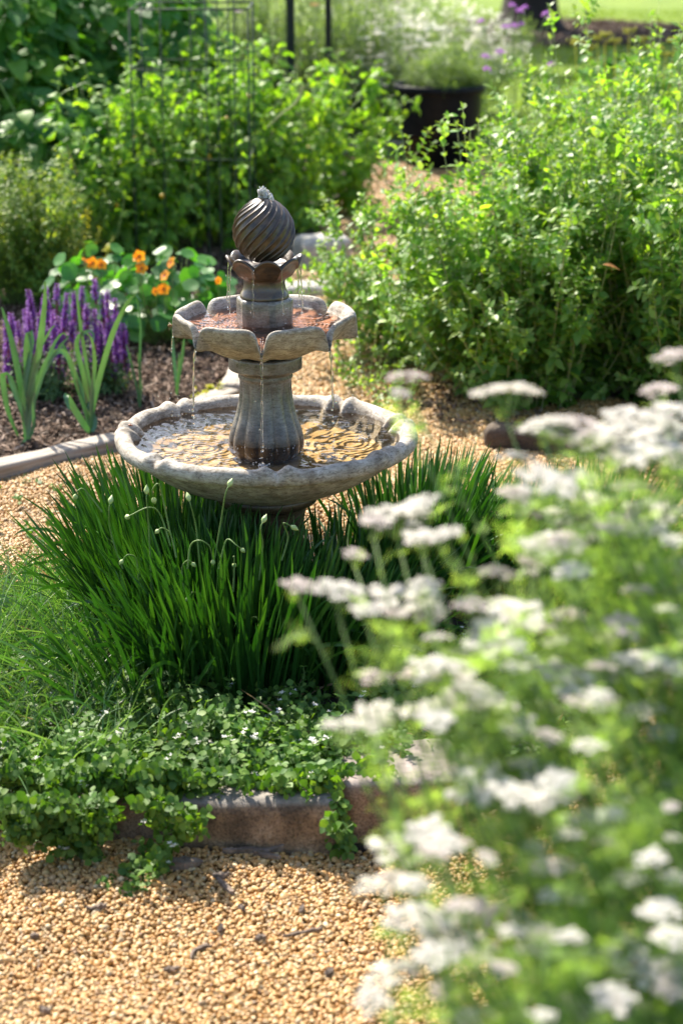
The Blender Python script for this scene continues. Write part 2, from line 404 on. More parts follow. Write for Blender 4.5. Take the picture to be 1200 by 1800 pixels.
def stone_mat(name, stops, top=None, scale=14, bs=.5, rough=.85):
    m, nt, out = new_mat(name); v = objcoord(nt); p = N_(nt, 'ShaderNodeBsdfPrincipled')
    c = ramp(nt, noise(nt, scale, 8, .65, v, .3), stops)
    sp = ramp(nt, noise(nt, 220, 2, .6, v), [(.36, (.6, .58, .55)), (.5, (1, 1, 1)), (.7, (1.25, 1.25, 1.22))]); c = mixc(nt, 1.0, c, sp, 'MULTIPLY')
    if top:  # upward faces tinted apart from the sides: sunlit tops put into the colour
        g = N_(nt, 'ShaderNodeNewGeometry'); s = N_(nt, 'ShaderNodeSeparateXYZ'); nt.links.new(g.outputs['Normal'], s.inputs[0])
        k = ramp(nt, s.outputs[2], [(.55, (0, 0, 0)), (.8, (1, 1, 1))]); tp = mixc(nt, 1.0, ramp(nt, noise(nt, 26, 7, .7, v), [(.3, (.35, .33, .3)), (.5, (.9, .88, .86)), (.7, (1.5, 1.48, 1.45))]), top, 'MULTIPLY'); c = mixc(nt, k, c, tp)
    nt.links.new(c, p.inputs['Base Color']); p.inputs['Roughness'].default_value = rough
    b1 = bump(nt, noise(nt, 60, 8, .7, v), bs, .01); nt.links.new(b1, p.inputs['Normal'])
    nt.links.new(p.outputs[0], out.inputs[0]); return m
m_block = stone_mat('edging_stone', [(.30, (.03, .022, .016)), (.44, (.10, .07, .046)), (.58, (.22, .15, .095)), (.78, (.36, .28, .20))], (.22, .20, .18))
m_block2 = stone_mat('edging_stone_tan', [(.3, (.06, .038, .025)), (.48, (.18, .105, .065)), (.75, (.34, .24, .17))], (.26, .22, .20))
m_pale = stone_mat('pale_stone', [(.3, (.34, .32, .29)), (.6, (.50, .48, .45)), (.8, (.6, .58, .55))])
G_E = 'stone blocks edging the fountain bed'
c1, c2 = P(305, 1500), P(590, 1508)
rock('edging_stone', .31, .15, .122, 1, m_block, 'long dark weathered stone block in the middle of the front edging', 'edging stone', (*(P(445, 1508)[:2]+np.array([0, .075])), -.012), rad(-1), group=G_E, n=60, rough=.013, rnd=.028)
rock('edging_stone', .19, .15, .106, 2, m_block2, 'reddish stone block half covered by trailing ground cover', 'edging stone', (*(P(215, 1490)[:2]+np.array([0, .07])), -.01), rad(4), group=G_E, n=44, rough=.013, rnd=.026)
rock('edging_stone', .24, .20, .132, 3, m_block2, 'short tan stone block right of the long dark block', 'edging stone', (*(P(705, 1483)[:2]+np.array([0, .10])), -.008), rad(8), group=G_E, n=44, rough=.013, rnd=.028)
rock('edging_stone', .22, .17, .07, 4, m_block, 'grey stone block glimpsed through the white flowers', 'edging stone', (*(P(880, 1375)[:2]+np.array([0, .08])), -.008), rad(28), group=G_E, n=30)
rock('edging_stone', .22, .13, .08, 5, m_block, 'grey edging stone buried in grass at the left of the bed', 'edging stone', (-.80, 3.62, -.02), rad(-52), group=G_E, n=20)
m_log = stone_mat('old_wood', [(.3, (.03, .022, .016)), (.6, (.09, .065, .045)), (.8, (.17, .13, .10))])
rock('edging_log', .40, .09, .085, 6, m_log, 'dark brown edging stone below the leafy bush', 'edging stone', (*P(965, 792)[:2], -.01), rad(-14), rnd=.03)
rock('garden_stone', .24, .20, .17, 7, m_pale, 'pale grey stone beside the path below the tomato plants', 'stone', (*P(566, 470)[:2], -.02), rad(24), rnd=.05, rough=.012)
rock('garden_stone', .26, .16, .07, 8, m_pale, 'low flat pale stone just behind the ball of the fountain', 'stone', (*P(545, 522)[:2], -.01), rad(6), rnd=.03)
# timber edging: weathered board standing on edge, with wood grain
def wood_mat():
    m, nt, out = new_mat('weathered_timber'); v = objcoord(nt); p = N_(nt, 'ShaderNodeBsdfPrincipled')
    c = ramp(nt, noise(nt, 9, 8, .65, mapped(nt, v, (.6, 9, 9)), .4), [(.3, (.13, .105, .08)), (.5, (.30, .26, .22)), (.72, (.42, .385, .34))])
    nt.links.new(c, p.inputs['Base Color']); p.inputs['Roughness'].default_value = .85
    nt.links.new(bump(nt, noise(nt, 30, 6, .7, mapped(nt, v, (.5, 8, 8))), .6, .004), p.inputs['Normal'])
    nt.links.new(p.outputs[0], out.inputs[0]); return m
m_wood = wood_mat()
def timber(a, b, wd, h, seed, label):
    d = b-a; L = float(np.hypot(d[0], d[1])); c = (a+b)/2
    return rock('timber_edging', L, wd, h, seed, m_wood, label, 'garden edging', (c[0], c[1], -.01), math.atan2(d[1], d[0]), rough=.007, rnd=.010, group='weathered timbers edging the mulch bed', n=60)
timber(P(-150, 872), P(212, 790), .085, .058, 31, 'pale weathered timber between gravel and mulch, left of the basin')
timber(P(216, 789), P(404, 706), .085, .058, 32, 'pale timber edging hidden behind the fountain basin')
timber(P(408, 706), P(470, 560), .08, .07, 33, 'short pale timber edging running away behind the pedestal')
timber(P(590, 272), P(760, 272), .12, .09, 34, 'pale kerb timber across the far end of the path')

# bark chips and twigs lying on the pebbles
m_bark = plain_mat('bark', (.06, .045, .035), (.24, .18, .14), .85, 60, .5)
def bark(px, py, L, wd, ang, label, bend=0.0, name='bark_chip', seed=0, h=.004):
    K = 9; t = np.linspace(-.5, .5, K); c = P(px, py); rng = RNG(900+seed)
    z = ghz(c[0], c[1])+.0165
    x = t*L; y = bend*L*(1-4*t*t)+rng.normal(size=K)*wd*.06
    wv = wd*(1-(np.abs(t)*2)**3*.6)*(1+rng.normal(size=K)*.15); mb = MB(); V = []
    for k in range(K):
        hh = h*(1+.3*rng.normal())
        V += [(x[k], y[k]-wv[k]/2, -hh*.4), (x[k], y[k]-wv[k]*.4, hh), (x[k], y[k]+wv[k]*.4, hh*1.1), (x[k], y[k]+wv[k]/2, -hh*.4)]
    q = [(4*k+i, 4*(k+1)+i, 4*(k+1)+(i+1) % 4, 4*k+(i+1) % 4) for k in range(K-1) for i in range(4)]
    mb.add(V, [np.array(q), np.array([(3, 2, 1, 0), (4*K-4, 4*K-3, 4*K-2, 4*K-1)])], smooth=False)
    o = mb.build(name, m_bark, None, (c[0], c[1], z), ang); o.rotation_euler = (rng.normal()*.12, rng.normal()*.06, ang)
    return tag(o, label, 'wood chip' if name != 'twig' else 'twig', 'bark chips scattered on the pebbles')
bark(171, 1620, .034, .009, .0, 'pale grey sliver of bark lying alone in the sunny gravel', seed=1)
bark(397, 1573, .06, .010, -1.0, 'dark slanting bark strip lying below the long stone block', seed=2)
bark(388, 1556, .03, .012, .5, 'small grey bark flake touching the dark slanting strip', seed=3)
bark(355, 1690, .05, .006, .9, 'thin curved reddish bark strip in the open gravel', bend=.28, seed=4)
bark(302, 1722, .025, .008, .25, 'short brown bark chip under the curved strip', seed=5)
bark(388, 1645, .022, .009, 1.5, 'little upright black bark chip in mid gravel', seed=6)
bark(530, 1615, .022, .009, 1.4, 'small black bark chip right of the gravel centre', seed=7)
bark(458, 1665, .02, .011, .7, 'blunt grey bark fleck beside the long twig', seed=8)
bark(532, 1658, .075, .0055, .55, 'long thin grey twig slanting across the gravel', name='twig', seed=9, h=.003)
bark(315, 1542, .085, .022, .12, 'broad grey piece of bark at the foot of the trailing plant', seed=10, h=.008)
bark(445, 1515, .11, .012, .14, 'long dark bark sliver lying along the foot of the stone', seed=11, h=.006)
bark(470, 1523, .05, .010, -.25, 'bark splinter crossing the sliver at the stone foot', seed=12, h=.005)
bark(60, 1489, .035, .012, -.1, 'grey bark chip under the ground cover edge', seed=13)
bark(578, 1730, .022, .010, 1.1, 'dark bark chip near the white flower stems', seed=14)
bark(62, 1660, .016, .007, .2, 'tiny black bark crumb in the sunlit gravel', seed=15)
bark(80, 1780, .022, .010, -.6, 'dark wood chip low in the sunlit gravel', seed=16)
bark(425, 1610, .02, .008, -.9, 'brown bark crumb below the slanting strip', seed=17)
# ------------------------------------------------------------------ fountain
FX, FY = -.166, 4.24
def cement_mat(name, wet=0.0, dark=1.0, streak=True, line=None):
    m, nt, out = new_mat(name); v = objcoord(nt); p = N_(nt, 'ShaderNodeBsdfPrincipled')
    k = dark
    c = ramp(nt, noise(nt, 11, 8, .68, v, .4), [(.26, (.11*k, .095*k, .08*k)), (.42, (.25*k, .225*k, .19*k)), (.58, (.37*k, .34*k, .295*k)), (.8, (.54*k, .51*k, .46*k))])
    if streak:
        s = ramp(nt, noise(nt, 26, 5, .6, mapped(nt, v, (1, 1, .16))), [(.32, (.5, .44, .38)), (.52, (1, 1, 1))]); c = mixc(nt, .75, c, s, 'MULTIPLY')
    br = ramp(nt, noise(nt, 42, 6, .75, mapped(nt, v, (1, 1, 3.5)), 1.2), [(.40, (.55, .5, .44)), (.5, (1, 1, 1)), (.62, (1.35, 1.35, 1.36))]); c = mixc(nt, .8, c, br, 'MULTIPLY')
    pit = ramp(nt, noise(nt, 190, 3, .6, v), [(.33, (.45, .42, .4)), (.42, (1, 1, 1))]); c = mixc(nt, .8, c, pit, 'MULTIPLY')
    if line:      # brown waterline stain
        sx = N_(nt, 'ShaderNodeSeparateXYZ'); nt.links.new(v, sx.inputs[0]); ad = N_(nt, 'ShaderNodeMath', operation='MULTIPLY_ADD'); nt.links.new(noise(nt, 22, 5, .6, mapped(nt, v, (1, 1, .4))), ad.inputs[0]); ad.inputs[1].default_value = .14; nt.links.new(sx.outputs[2], ad.inputs[2])
        c = mixc(nt, ramp(nt, ad.outputs[0], [(line+.045, (1, 1, 1)), (line+.10, (0, 0, 0))]), c, mixc(nt, 1.0, c, (.50, .38, .26), 'MULTIPLY'))
    nt.links.new(c, p.inputs['Base Color'])
    if wet:
        r = ramp(nt, noise(nt, 18, 3, .6, v), [(.35, (.12, .12, .12)), (.65, (.42, .42, .42))]); nt.links.new(r, p.inputs['Roughness'])
        p.inputs['Coat Weight'].default_value = wet; p.inputs['Coat Roughness'].default_value = .12
    else: p.inputs['Roughness'].default_value = .78
    nt.links.new(bump(nt, noise(nt, 70, 9, .72, v, .3), .42 if not wet else .3, .006), p.inputs['Normal'])
    nt.links.new(p.outputs[0], out.inputs[0]); return m
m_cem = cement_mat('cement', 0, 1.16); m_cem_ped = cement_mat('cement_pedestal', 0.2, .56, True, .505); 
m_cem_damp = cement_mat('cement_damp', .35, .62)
def wet_mat():
    m, nt, out = new_mat('wet_bronzed_cement'); v = objcoord(nt); p = N_(nt, 'ShaderNodeBsdfPrincipled')
    c = ramp(nt, noise(nt, 22, 7, .7, v, .5), [(.30, (.010, .008, .006)), (.45, (.035, .023, .014)), (.56, (.085, .052, .026)), (.66, (.05, .045, .042)), (.82, (.17, .155, .14))])
    nt.links.new(c, p.inputs['Base Color']); p.inputs['Roughness'].default_value = .42
    p.inputs['Coat Weight'].default_value = .45; p.inputs['Coat Roughness'].default_value = .12
    nt.links.new(bump(nt, noise(nt, 90, 6, .7, v), .3, .004), p.inputs['Normal'])
    nt.links.new(p.outputs[0], out.inputs[0]); return m
m_wet = wet_mat()
def floor_mat(name, a, b, c_):
    m, nt, out = new_mat(name); v = objcoord(nt); p = N_(nt, 'ShaderNodeBsdfPrincipled')
    nt.links.new(ramp(nt, noise(nt, 16, 6, .65, v, .6), [(.3, a), (.5, b), (.75, c_)]), p.inputs['Base Color']); p.inputs['Roughness'].default_value = .7
    nt.links.new(p.outputs[0], out.inputs[0]); return m
m_floor_lo = floor_mat('algae_floor', (.26, .145, .05), (.56, .38, .16), (.70, .54, .31))
m_floor_up = floor_mat('rusty_floor', (.16, .06, .03), (.42, .22, .13), (.58, .38, .27))
def water_mat(name, tint, bs=.22):
    m, nt, out = new_mat(name); v = objcoord(nt)
    tr = N_(nt, 'ShaderNodeBsdfTransparent'); tr.inputs[0].default_value = (*tint, 1)
    gl = N_(nt, 'ShaderNodeBsdfGlossy'); gl.inputs['Roughness'].default_value = .03
    fr = N_(nt, 'ShaderNodeFresnel'); fr.inputs['IOR'].default_value = 1.45
    b = bump(nt, noise(nt, 24, 2, .5, v, 1.0), bs, .0022)
    nt.links.new(b, gl.inputs['Normal']); nt.links.new(b, fr.inputs['Normal'])
    mx = N_(nt, 'ShaderNodeMixShader'); nt.links.new(fr.outputs[0], mx.inputs[0]); nt.links.new(tr.outputs[0], mx.inputs[1]); nt.links.new(gl.outputs[0], mx.inputs[2])
    nt.links.new(mx.outputs[0], out.inputs[0]); return m
m_water = water_mat('basin_water', (.93, .88, .78)); m_water2 = water_mat('bowl_water', (.93, .80, .72))
def drop_mat():
    m, nt, out = new_mat('falling_water')
    g = N_(nt, 'ShaderNodeBsdfGlass'); g.inputs['IOR'].default_value = 1.33; g.inputs['Roughness'].default_value = .0
    tr = N_(nt, 'ShaderNodeBsdfTransparent'); mx = N_(nt, 'ShaderNodeMixShader'); mx.inputs[0].default_value = .25
    nt.links.new(g.outputs[0], mx.inputs[1]); nt.links.new(tr.outputs[0], mx.inputs[2]); nt.links.new(mx.outputs[0], out.inputs[0]); return m
m_drop = drop_mat()
m_foam, nt, out = new_mat('bubbling_water')
pp = N_(nt, 'ShaderNodeBsdfPrincipled'); pp.inputs['Base Color'].default_value = (.92, .93, .94, 1); pp.inputs['Roughness'].default_value = .08
pp.inputs['Transmission Weight'].default_value = .6; pp.inputs['IOR'].default_value = 1.33; nt.links.new(pp.outputs[0], out.inputs[0])

def lathe(fn, prof, nth=192, cap0=True, cap1=True, closed=True):
    """prof: list of (r,z); fn(theta, i, r, z)-> (r,z) vectorised over theta."""
    th = np.linspace(0, 2*math.pi, nth, endpoint=False); rows = []
    for i, (r, z) in enumerate(prof):
        r2, z2 = fn(th, i, r, z) if fn else (np.full(nth, r), np.full(nth, z))
        r2 = r2+np.zeros(nth); z2 = z2+np.zeros(nth)
        rows.append(np.stack([r2*np.cos(th), r2*np.sin(th), z2], 1))
    V = np.concatenate(rows); K = len(prof)
    j = np.arange(nth); jn = (j+1) % nth
    F = np.concatenate([np.stack([k*nth+j, k*nth+jn, (k+1)*nth+jn, (k+1)*nth+j], 1) for k in range(K-1)])
    return V, F
def fine(prof, n):
    """resample a profile with smooth interpolation"""
    p = np.array(prof, float); d = np.r_[0, np.cumsum(np.hypot(*np.diff(p, axis=0).T))]
    out = []
    for t in np.linspace(0, d[-1], n):
        i = min(np.searchsorted(d, t, side='right')-1, len(p)-2); u = (t-d[i])/(d[i+1]-d[i])
        p0, p1, p2, p3 = p[max(i-1, 0)], p[i], p[i+1], p[min(i+2, len(p)-1)]
        out.append(.5*((2*p1)+(-p0+p2)*u+(2*p0-5*p1+4*p2-p3)*u*u+(-p0+3*p1-3*p2+p3)*u**3))
    return np.array(out)
def fine3_(p, n):
    t = np.linspace(0, len(p)-1, n); i = np.minimum(t.astype(int), len(p)-2); u = (t-i)[:, None]
    p0, p1, p2, p3 = p[np.maximum(i-1, 0)], p[i], p[i+1], p[np.minimum(i+2, len(p)-1)]
    return .5*((2*p1)+(-p0+p2)*u+(2*p0-5*p1+4*p2-p3)*u*u+(-p0+3*p1-3*p2+p3)*u**3)
def angd(a, b): return (a-b+math.pi) % (2*math.pi)-math.pi
rgf = RNG(77)
fount = thing('fountain', 'three tiered grey cement fountain with scalloped basins and swirled ball', 'fountain', (FX, FY, 0))
# foot column under the basin
def f_foot(th, i, r, z): return r*(1+.035*np.abs(np.cos(6*th))*(1 if .09 < z < .33 else 0)), z
V, F = lathe(f_foot, fine([(.0, .012), (.15, .012), (.152, .05), (.14, .062), (.115, .07), (.10, .10), (.082, .2), (.078, .28), (.088, .335), (.112, .35), (.114, .37), (.09, .385)], 60), 144)
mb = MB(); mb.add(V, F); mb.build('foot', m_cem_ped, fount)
# lower basin
KN = [rad(a) for a in (177, 133, 95, 57.5, 16, -34, -84, -133)]
def f_basin(th, i, r, z):
    t = i/(NP-1); rim = math.exp(-((t-RIM)/.055)**2); inn = math.exp(-((t-RIM-.075)/.05)**2)
    r2 = r+.0*th; z2 = z+.0*th
    kn = 0; mid = 0
    for a in KN:
        d = angd(th, a)
        kn = kn+np.exp(-((np.abs(d)-rad(4.6))/rad(2.5))**2)
        mid = mid+np.exp(-(d/rad(1.7))**2)
    r2 = r2-inn*.017*kn+inn*.007*mid+rim*(.0035*kn-.004*mid)
    z2 = z2+(rim*.7+inn*.8)*(.0105*kn-.006*mid)
    r2 = r2+.0016*np.sin(5*th+1)+.0012*np.sin(13*th+z*60)*rim
    z2 = z2+.0015*np.sin(7*th+2)*rim+.0012*np.sin(17*th)*rim
    return r2, z2
pr = fine([(.086, .362), (.115, .369), (.16, .384), (.21, .405), (.26, .434), (.293, .461), (.299, .468), (.311, .471), (.325, .476), (.3325, .486), (.333, .497), (.327, .507), (.316, .5105), (.304, .507), (.296, .497), (.290, .480), (.27, .462), (.22, .452), (.1, .447), (.02, .447)], 110)
NP = len(pr); RIM = .5
RIM = float(np.argmax(pr[:, 1]))/(NP-1)
V, F = lathe(f_basin, pr, 400); mb = MB()
k = int(len(F)*(RIM+.13)); mb.add(V, F[:k]); mb.F.append((F[k:], 1, True))
mb.build('lower_basin', [m_cem, m_floor_lo], fount)
# pedestal
def f_ped(th, i, r, z):
    a = np.clip((.625-z)/.03, 0, 1); lobe = np.abs(np.cos(6.5*th+.4))**.7
    return r*(1-.085*a*(1-lobe)), z
V, F = lathe(f_ped, fine([(.07, .452), (.080, .462), (.0835, .478), (.083, .495), (.078, .515), (.068, .545), (.061, .575), (.0575, .602), (.057, .625), (.060, .632), (.059, .640), (.0665, .645), (.0785, .650), (.080, .654), (.080, .675), (.077, .680), (.05, .683)], 90), 312)
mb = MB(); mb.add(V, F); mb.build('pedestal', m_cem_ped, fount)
# upper bowl: eight petals with spouts between
NA = [rad(a) for a in range(-90, 270, 45)]
def f_bowl(th, i, r, z):
    t = i/(NB-1); d = np.min(np.abs(np.stack([angd(th, a) for a in NA])), 0)   # 0 at spout, 22.5deg at petal middle
    phi = rad(22.5)-d
    out = np.clip((r-.07)/.12, 0, 1)
    chord = math.cos(rad(22.5))/np.cos(phi)
    w_out = out**1.3
    rr_ = r*(1-w_out*.55*(1-chord*1.035))
    g = np.exp(-(d/rad(2.3))**2); g2 = np.exp(-(d/rad(5.2))**2)
    edge = np.exp(-((d-rad(5.2))/rad(2.6))**2)
    side = 1.0 if t < RB else max(0, 1-(t-RB)/.28)
    wr = math.exp(-((t-RB)/(.13 if t < RB else .10))**2)
    rr_ = rr_+g*.004*wr-g*.006*out*side*(1-wr)+edge*.002*wr-np.exp(-(d/rad(1.1))**2)*.004*out
    zz = z-wr*(.036*np.exp(-(d/rad(2.4))**2)+.013*np.exp(-(d/rad(5.5))**2))-.006*np.exp(-(d/rad(5))**2)*math.exp(-((t-RB+.3)/.15)**2)
    zz = zz+.0012*np.sin(9*th+t*8)
    return rr_, zz
pb = fine([(.03, .681), (.062, .6815), (.082, .686), (.115, .699), (.145, .714), (.168, .730), (.184, .748), (.194, .763), (.1965, .770), (.193, .7755), (.186, .774), (.179, .766), (.172, .752), (.155, .743), (.12, .739), (.02, .738)], 100)
NB = len(pb); RB = float(np.argmax(pb[:, 1]))/(NB-1)
V, F = lathe(f_bowl, pb, 480); mb = MB(); k = int(NB*(RB+.10))*480
mb.add(V, F[:k]); mb.F.append((F[k:], 1, True)); mb.build('upper_bowl', [m_cem, m_floor_up], fount)
# collar block in the bowl (octagonal)
def f_oct(th, i, r, z):
    a = (th+rad(12)) % rad(60)-rad(30); return r*np.minimum(1.02, .935/np.cos(a)), z
V, F = lathe(f_oct, [(.058, .738), (.0605, .745), (.0608, .80), (.0595, .8045), (.057, .8065), (.03, .807)], 240)
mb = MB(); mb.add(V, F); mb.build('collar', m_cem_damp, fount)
# neck and scalloped cup
CP = [rad(a) for a in range(-105, 255, 45)]
def f_cup(th, i, r, z):
    t = i/(NC-1); e = math.exp(-((t-RC)/.16)**2)*(1 if t > .35 else 0)
    d = np.min(np.abs(np.stack([angd(th, a) for a in CP])), 0)/rad(22.5)
    arch = np.sin(np.clip(d, 0, 1)*math.pi/2)**.75
    body = np.clip((z-.852)/.03, 0, 1)
    return r*(1+e*.03*arch-.05*body*(1-arch)), z+e*(.021*arch-.009)
pc = fine([(.03, .8065), (.051, .8065), (.053, .811), (.0515, .816), (.0465, .826), (.0445, .838), (.0455, .846), (.049, .850), (.058, .856), (.067, .866), (.073, .876), (.0785, .881), (.081, .885), (.078, .889), (.070, .887), (.062, .882), (.054, .876), (.02, .874)], 90)
NC = len(pc); RC = float(np.argmax(pc[:, 0]))/(NC-1)
V, F = lathe(f_cup, pc, 320); mb = MB(); mb.add(V, F); mb.build('cup', m_wet, fount)
# swirled ball
nz = 120; prof = []
for t in np.linspace(0.02, 1, nz):
    a = -math.pi/2+t*math.pi; c_, s_ = math.cos(a), math.sin(a)
    r = .0635*max(c_, 0)**.94; z = .949+.067*s_+(.006*max(s_, 0)**6); prof.append((max(r, 1e-4), z))
def f_ball(th, i, r, z):
    h = (z-.949)/.067
    tw = th-1.0*h-.4*h**3
    s = np.sin(17*tw)*.5+.5; ridge = s**7
    fade = min(1, max(0, (r-.004)/.02))
    return r*(1+fade*(.085*ridge-.02)), z
V, F = lathe(f_ball, prof, 640); mb = MB(); mb.add(V, F); mb.build('swirl_ball', m_wet, fount)
# water surfaces
def water(name, R, z, srcs, mat, r_in, amp, seed):
    rng = RNG(seed); nr, nt_ = 170, 520; r = np.linspace(r_in, R, nr); th = np.linspace(0, 2*math.pi, nt_, endpoint=False)
    rr_, tt = np.meshgrid(r, th, indexing='ij'); x = rr_*np.cos(tt); y = rr_*np.sin(tt); h = np.zeros_like(x)
    for sx, sy, a, lam, dec in srcs:
        d = np.hypot(x-sx, y-sy)+.0015*np.sin(9*x/.05+sx*40)*1.0
        h += 0.36*a*np.sin(2*math.pi*d/lam+rng.uniform(0, 6))*np.exp(-d/dec)*np.clip(d/.006, 0, 1)
    for _ in range(34):
        k = rng.normal(size=2); k = k/np.linalg.norm(k)*2*math.pi/rng.uniform(.022, .07); h += .00007*amp*np.sin(x*k[0]+y*k[1]+rng.uniform(0, 6))
    V = np.stack([x, y, z+h*amp], -1).reshape(-1, 3); j = np.arange(nt_); jn = (j+1) % nt_
    F = np.concatenate([np.stack([k*nt_+j, (k+1)*nt_+j, (k+1)*nt_+jn, k*nt_+jn], 1) for k in range(nr-1)])
    mb = MB(); mb.add(V, F); return mb.build(name, mat, fount)
WL, WU = .4895, .7515
falls = [(rad(a), .205) for a in range(-90, 270, 45)]
src = [(r*math.cos(a), r*math.sin(a), .0012 if i in (0, 1, 7) else .0006, .014+.004*(i % 3), .06) for i, (a, r) in enumerate(falls) if i in (0, 1, 2, 6, 7)]
src += [(-.17, .10, .0008, .015, .09), (.02, -.13, .0016, .011, .035), (.17, .12, .0008, .017, .08)]
water('water_surface', .2985, WL, src, m_water, .072, 1.0, 5)
src2 = [(.078*math.cos(a), .078*math.sin(a), .0011, .010, .035) for a in CP]
water('water_surface', .172, WU, src2, m_water2, .054, .9, 6)
# falling streams
def stream(p0, p1, r0, seed, drops=6, K=46, name='water_stream', breakup=.72):
    rng = RNG(seed); t = np.linspace(0, 1, K); hz = np.array(p1)-np.array(p0)
    C = np.zeros((1, K, 3)); tt = t**.5 if False else t
    C[0, :, 0] = p0[0]+hz[0]*np.sqrt(tt); C[0, :, 1] = p0[1]+hz[1]*np.sqrt(tt); C[0, :, 2] = p0[2]+hz[2]*tt
    C[0, :, 0] += .0016*np.sin(t*23+seed)*t; C[0, :, 1] += .0011*np.cos(t*19+seed)*t
    R = (r0*(1-.45*t)*(1+.30*np.sin(t*34+seed*2)+.18*np.sin(t*71+seed)))[None]
    kk = int(K*breakup); mb = MB(); R[0, kk-1] = .0004; R[0, kk-2] *= .7; tubes(mb, C[:, :kk], R[:, :kk], 8)
    Vs, Fs = icosphere(2)
    n = drops; td = np.r_[np.linspace(breakup, 1, max(1, n-2))+rng.uniform(-.02, .02, max(1, n-2)), rng.uniform(.2, 1, 2)]
    for q in td:
        i = min(K-1, max(0, int(q*(K-1)))); c = C[0, i]+rng.normal(size=3)*.0012*(1 if q > breakup else 5); s = r0*rng.uniform(.6, 1.25)
        mb.add(Vs*np.array([s, s, s*rng.uniform(1, 1.5)])+c, Fs)
    return mb.build(name, m_drop, fount)
for i, a in enumerate(NA):
    c_, s_ = math.cos(a), math.sin(a)
    big = i in (0, 1, 7)
    if i in (3, 4, 5): continue
    stream((.2*c_, .2*s_, .722), ((.209+.004*(i % 3))*c_, (.209+.004*(i % 3))*s_, WL), .0026 if big else .0014, 40+i, drops=9 if big else 7, breakup=(.8 if i == 0 else .55) if big else .16)
    mb = MB(); C = fine3_(np.array([(.160*c_, .160*s_, .7515), (.180*c_, .180*s_, .7500), (.197*c_, .197*s_, .733), (.2005*c_, .2005*s_, .718)]), 16)[None]
    tubes(mb, C, np.linspace(.0040, .0024 if big else .0015, 16)[None], 8); mb.build('spout_water', m_drop, fount)
for i, a in enumerate(CP):
    c_, s_ = math.cos(a), math.sin(a)
    stream((.0795*c_, .0795*s_, .881), (.086*c_, .086*s_, WU), .0017, 60+i, drops=4, K=30, breakup=.8)
# film of water sliding through the front spouts, and spurt at the top
mb = MB(); rng = RNG(81); Vs, Fs = icosphere(3)
for k in range(40):
    t = rng.uniform(0, 1); s = .0085*(1-t*.6)*rng.uniform(.5, 1)
    c = np.array([rng.normal()*.0068*(1-t*.6)+.003-.004*t, rng.normal()*.006, 1.017+t*.026])
    dn = sum(np.sin(Vs@unit(rng.normal(size=3))*rng.uniform(2, 6)+rng.uniform(0, 6)) for _ in range(4))*.12
    mb.add(Vs*(1+dn)[:, None]*np.array([s*.8, s*.8, s*1.4])+c, Fs)
mb.build('water_spurt', m_foam, fount)
# foam where the streams land
Vs1, Fs1 = icosphere(1)
for i, a in enumerate(NA):
    if i in (3, 4, 5): continue
    mb = MB(); rng = RNG(83+i); base = 0
    for k in range(46):
        rr_ = abs(rng.normal())*.010; b_ = rng.uniform(0, 6.28); s_ = rng.uniform(.0007, .0024)
        mb.add(Vs1*np.array([s_, s_, s_*.7])+np.array([.211*math.cos(a)+rr_*math.cos(b_), .211*math.sin(a)+rr_*math.sin(b_), WL+.0008]), Fs1)
    mb.build('splash_foam', m_foam, fount)
mb = MB()
for k in range(40):      # bubbles washing round the pedestal
    b_ = rng.uniform(-2.9, -.2); rr_ = .088+abs(rng.normal())*.022; s_ = rng.uniform(.0006, .0015); mb.add(Vs1*s_+np.array([rr_*math.cos(b_), rr_*math.sin(b_), WL+.0006]), Fs1)
mb.build('bubbles', m_foam, fount)
# splash drops around the basin
mb = MB(); rng = RNG(82); Vs, Fs = icosphere(1)
for k in range(90):
    a = rad(rng.choice([-90, -45, 0, 180, -135]))+rng.normal()*.10; r = .19+rng.normal()*.03; z = WL+abs(rng.normal())*.07
    s = rng.uniform(.0006, .0019); mb.add(Vs*s+np.array([r*math.cos(a), r*math.sin(a), z]), Fs)
mb.build('splash_drops', m_drop, fount)
# ------------------------------------------------------------------ leaf materials
m_chive = leaf_mat('chive_leaf', [(.016, .065, .011), (.028, .098, .016), (.055, .145, .022)], .19, (1.5, 1.7, .3), .40, .5)
m_grass = leaf_mat('grass_blade', [(.035, .10, .025), (.07, .155, .04), (.15, .22, .085)], .30, (1.4, 1.6, .5), .42, .6, gain=1.25)
m_cover = leaf_mat('ground_cover_leaf', [(.032, .082, .014), (.056, .125, .018), (.10, .17, .024)], .32, (1.7, 1.8, .4), .55, .3, gain=1.2)
m_bush = leaf_mat('bush_leaf', [(.04, .10, .022), (.075, .155, .032), (.14, .22, .048)], .50, (2.1, 2.0, .4), .45, .45, gain=1.85)
m_bushtip = leaf_mat('bush_tip', [(.12, .22, .05), (.18, .28, .07), (.26, .35, .11)], .45, (1.6, 1.6, .5), .5, .3)
m_bushstem = plain_mat('bush_stem', (.22, .28, .10), (.36, .40, .18), .7, 30, 0)
m_green_stem = plain_mat('green_stem', (.08, .16, .03), (.15, .24, .06), .6, 30, 0)
m_feather = leaf_mat('feathery_leaf', [(.08, .155, .045), (.125, .205, .06), (.21, .27, .11)], .60, (1.9, 1.8, .7), .5, .35, gain=2.1)
m_white = leaf_mat('white_petal', [(.74, .725, .68), (.79, .775, .73), (.82, .81, .78)], .4, (1.03, 1.0, .95), .6, .2)
m_pinkwhite = leaf_mat('blush_petal', [(.62, .55, .52), (.68, .62, .59), (.72, .68, .65)], .32, (1.05, 1.0, 1.0), .6, .2)
m_tomato = leaf_mat('vegetable_leaf', [(.04, .10, .016), (.072, .15, .022), (.13, .21, .03)], .46, (2.1, 2.0, .35), .5, .35, gain=2.05)
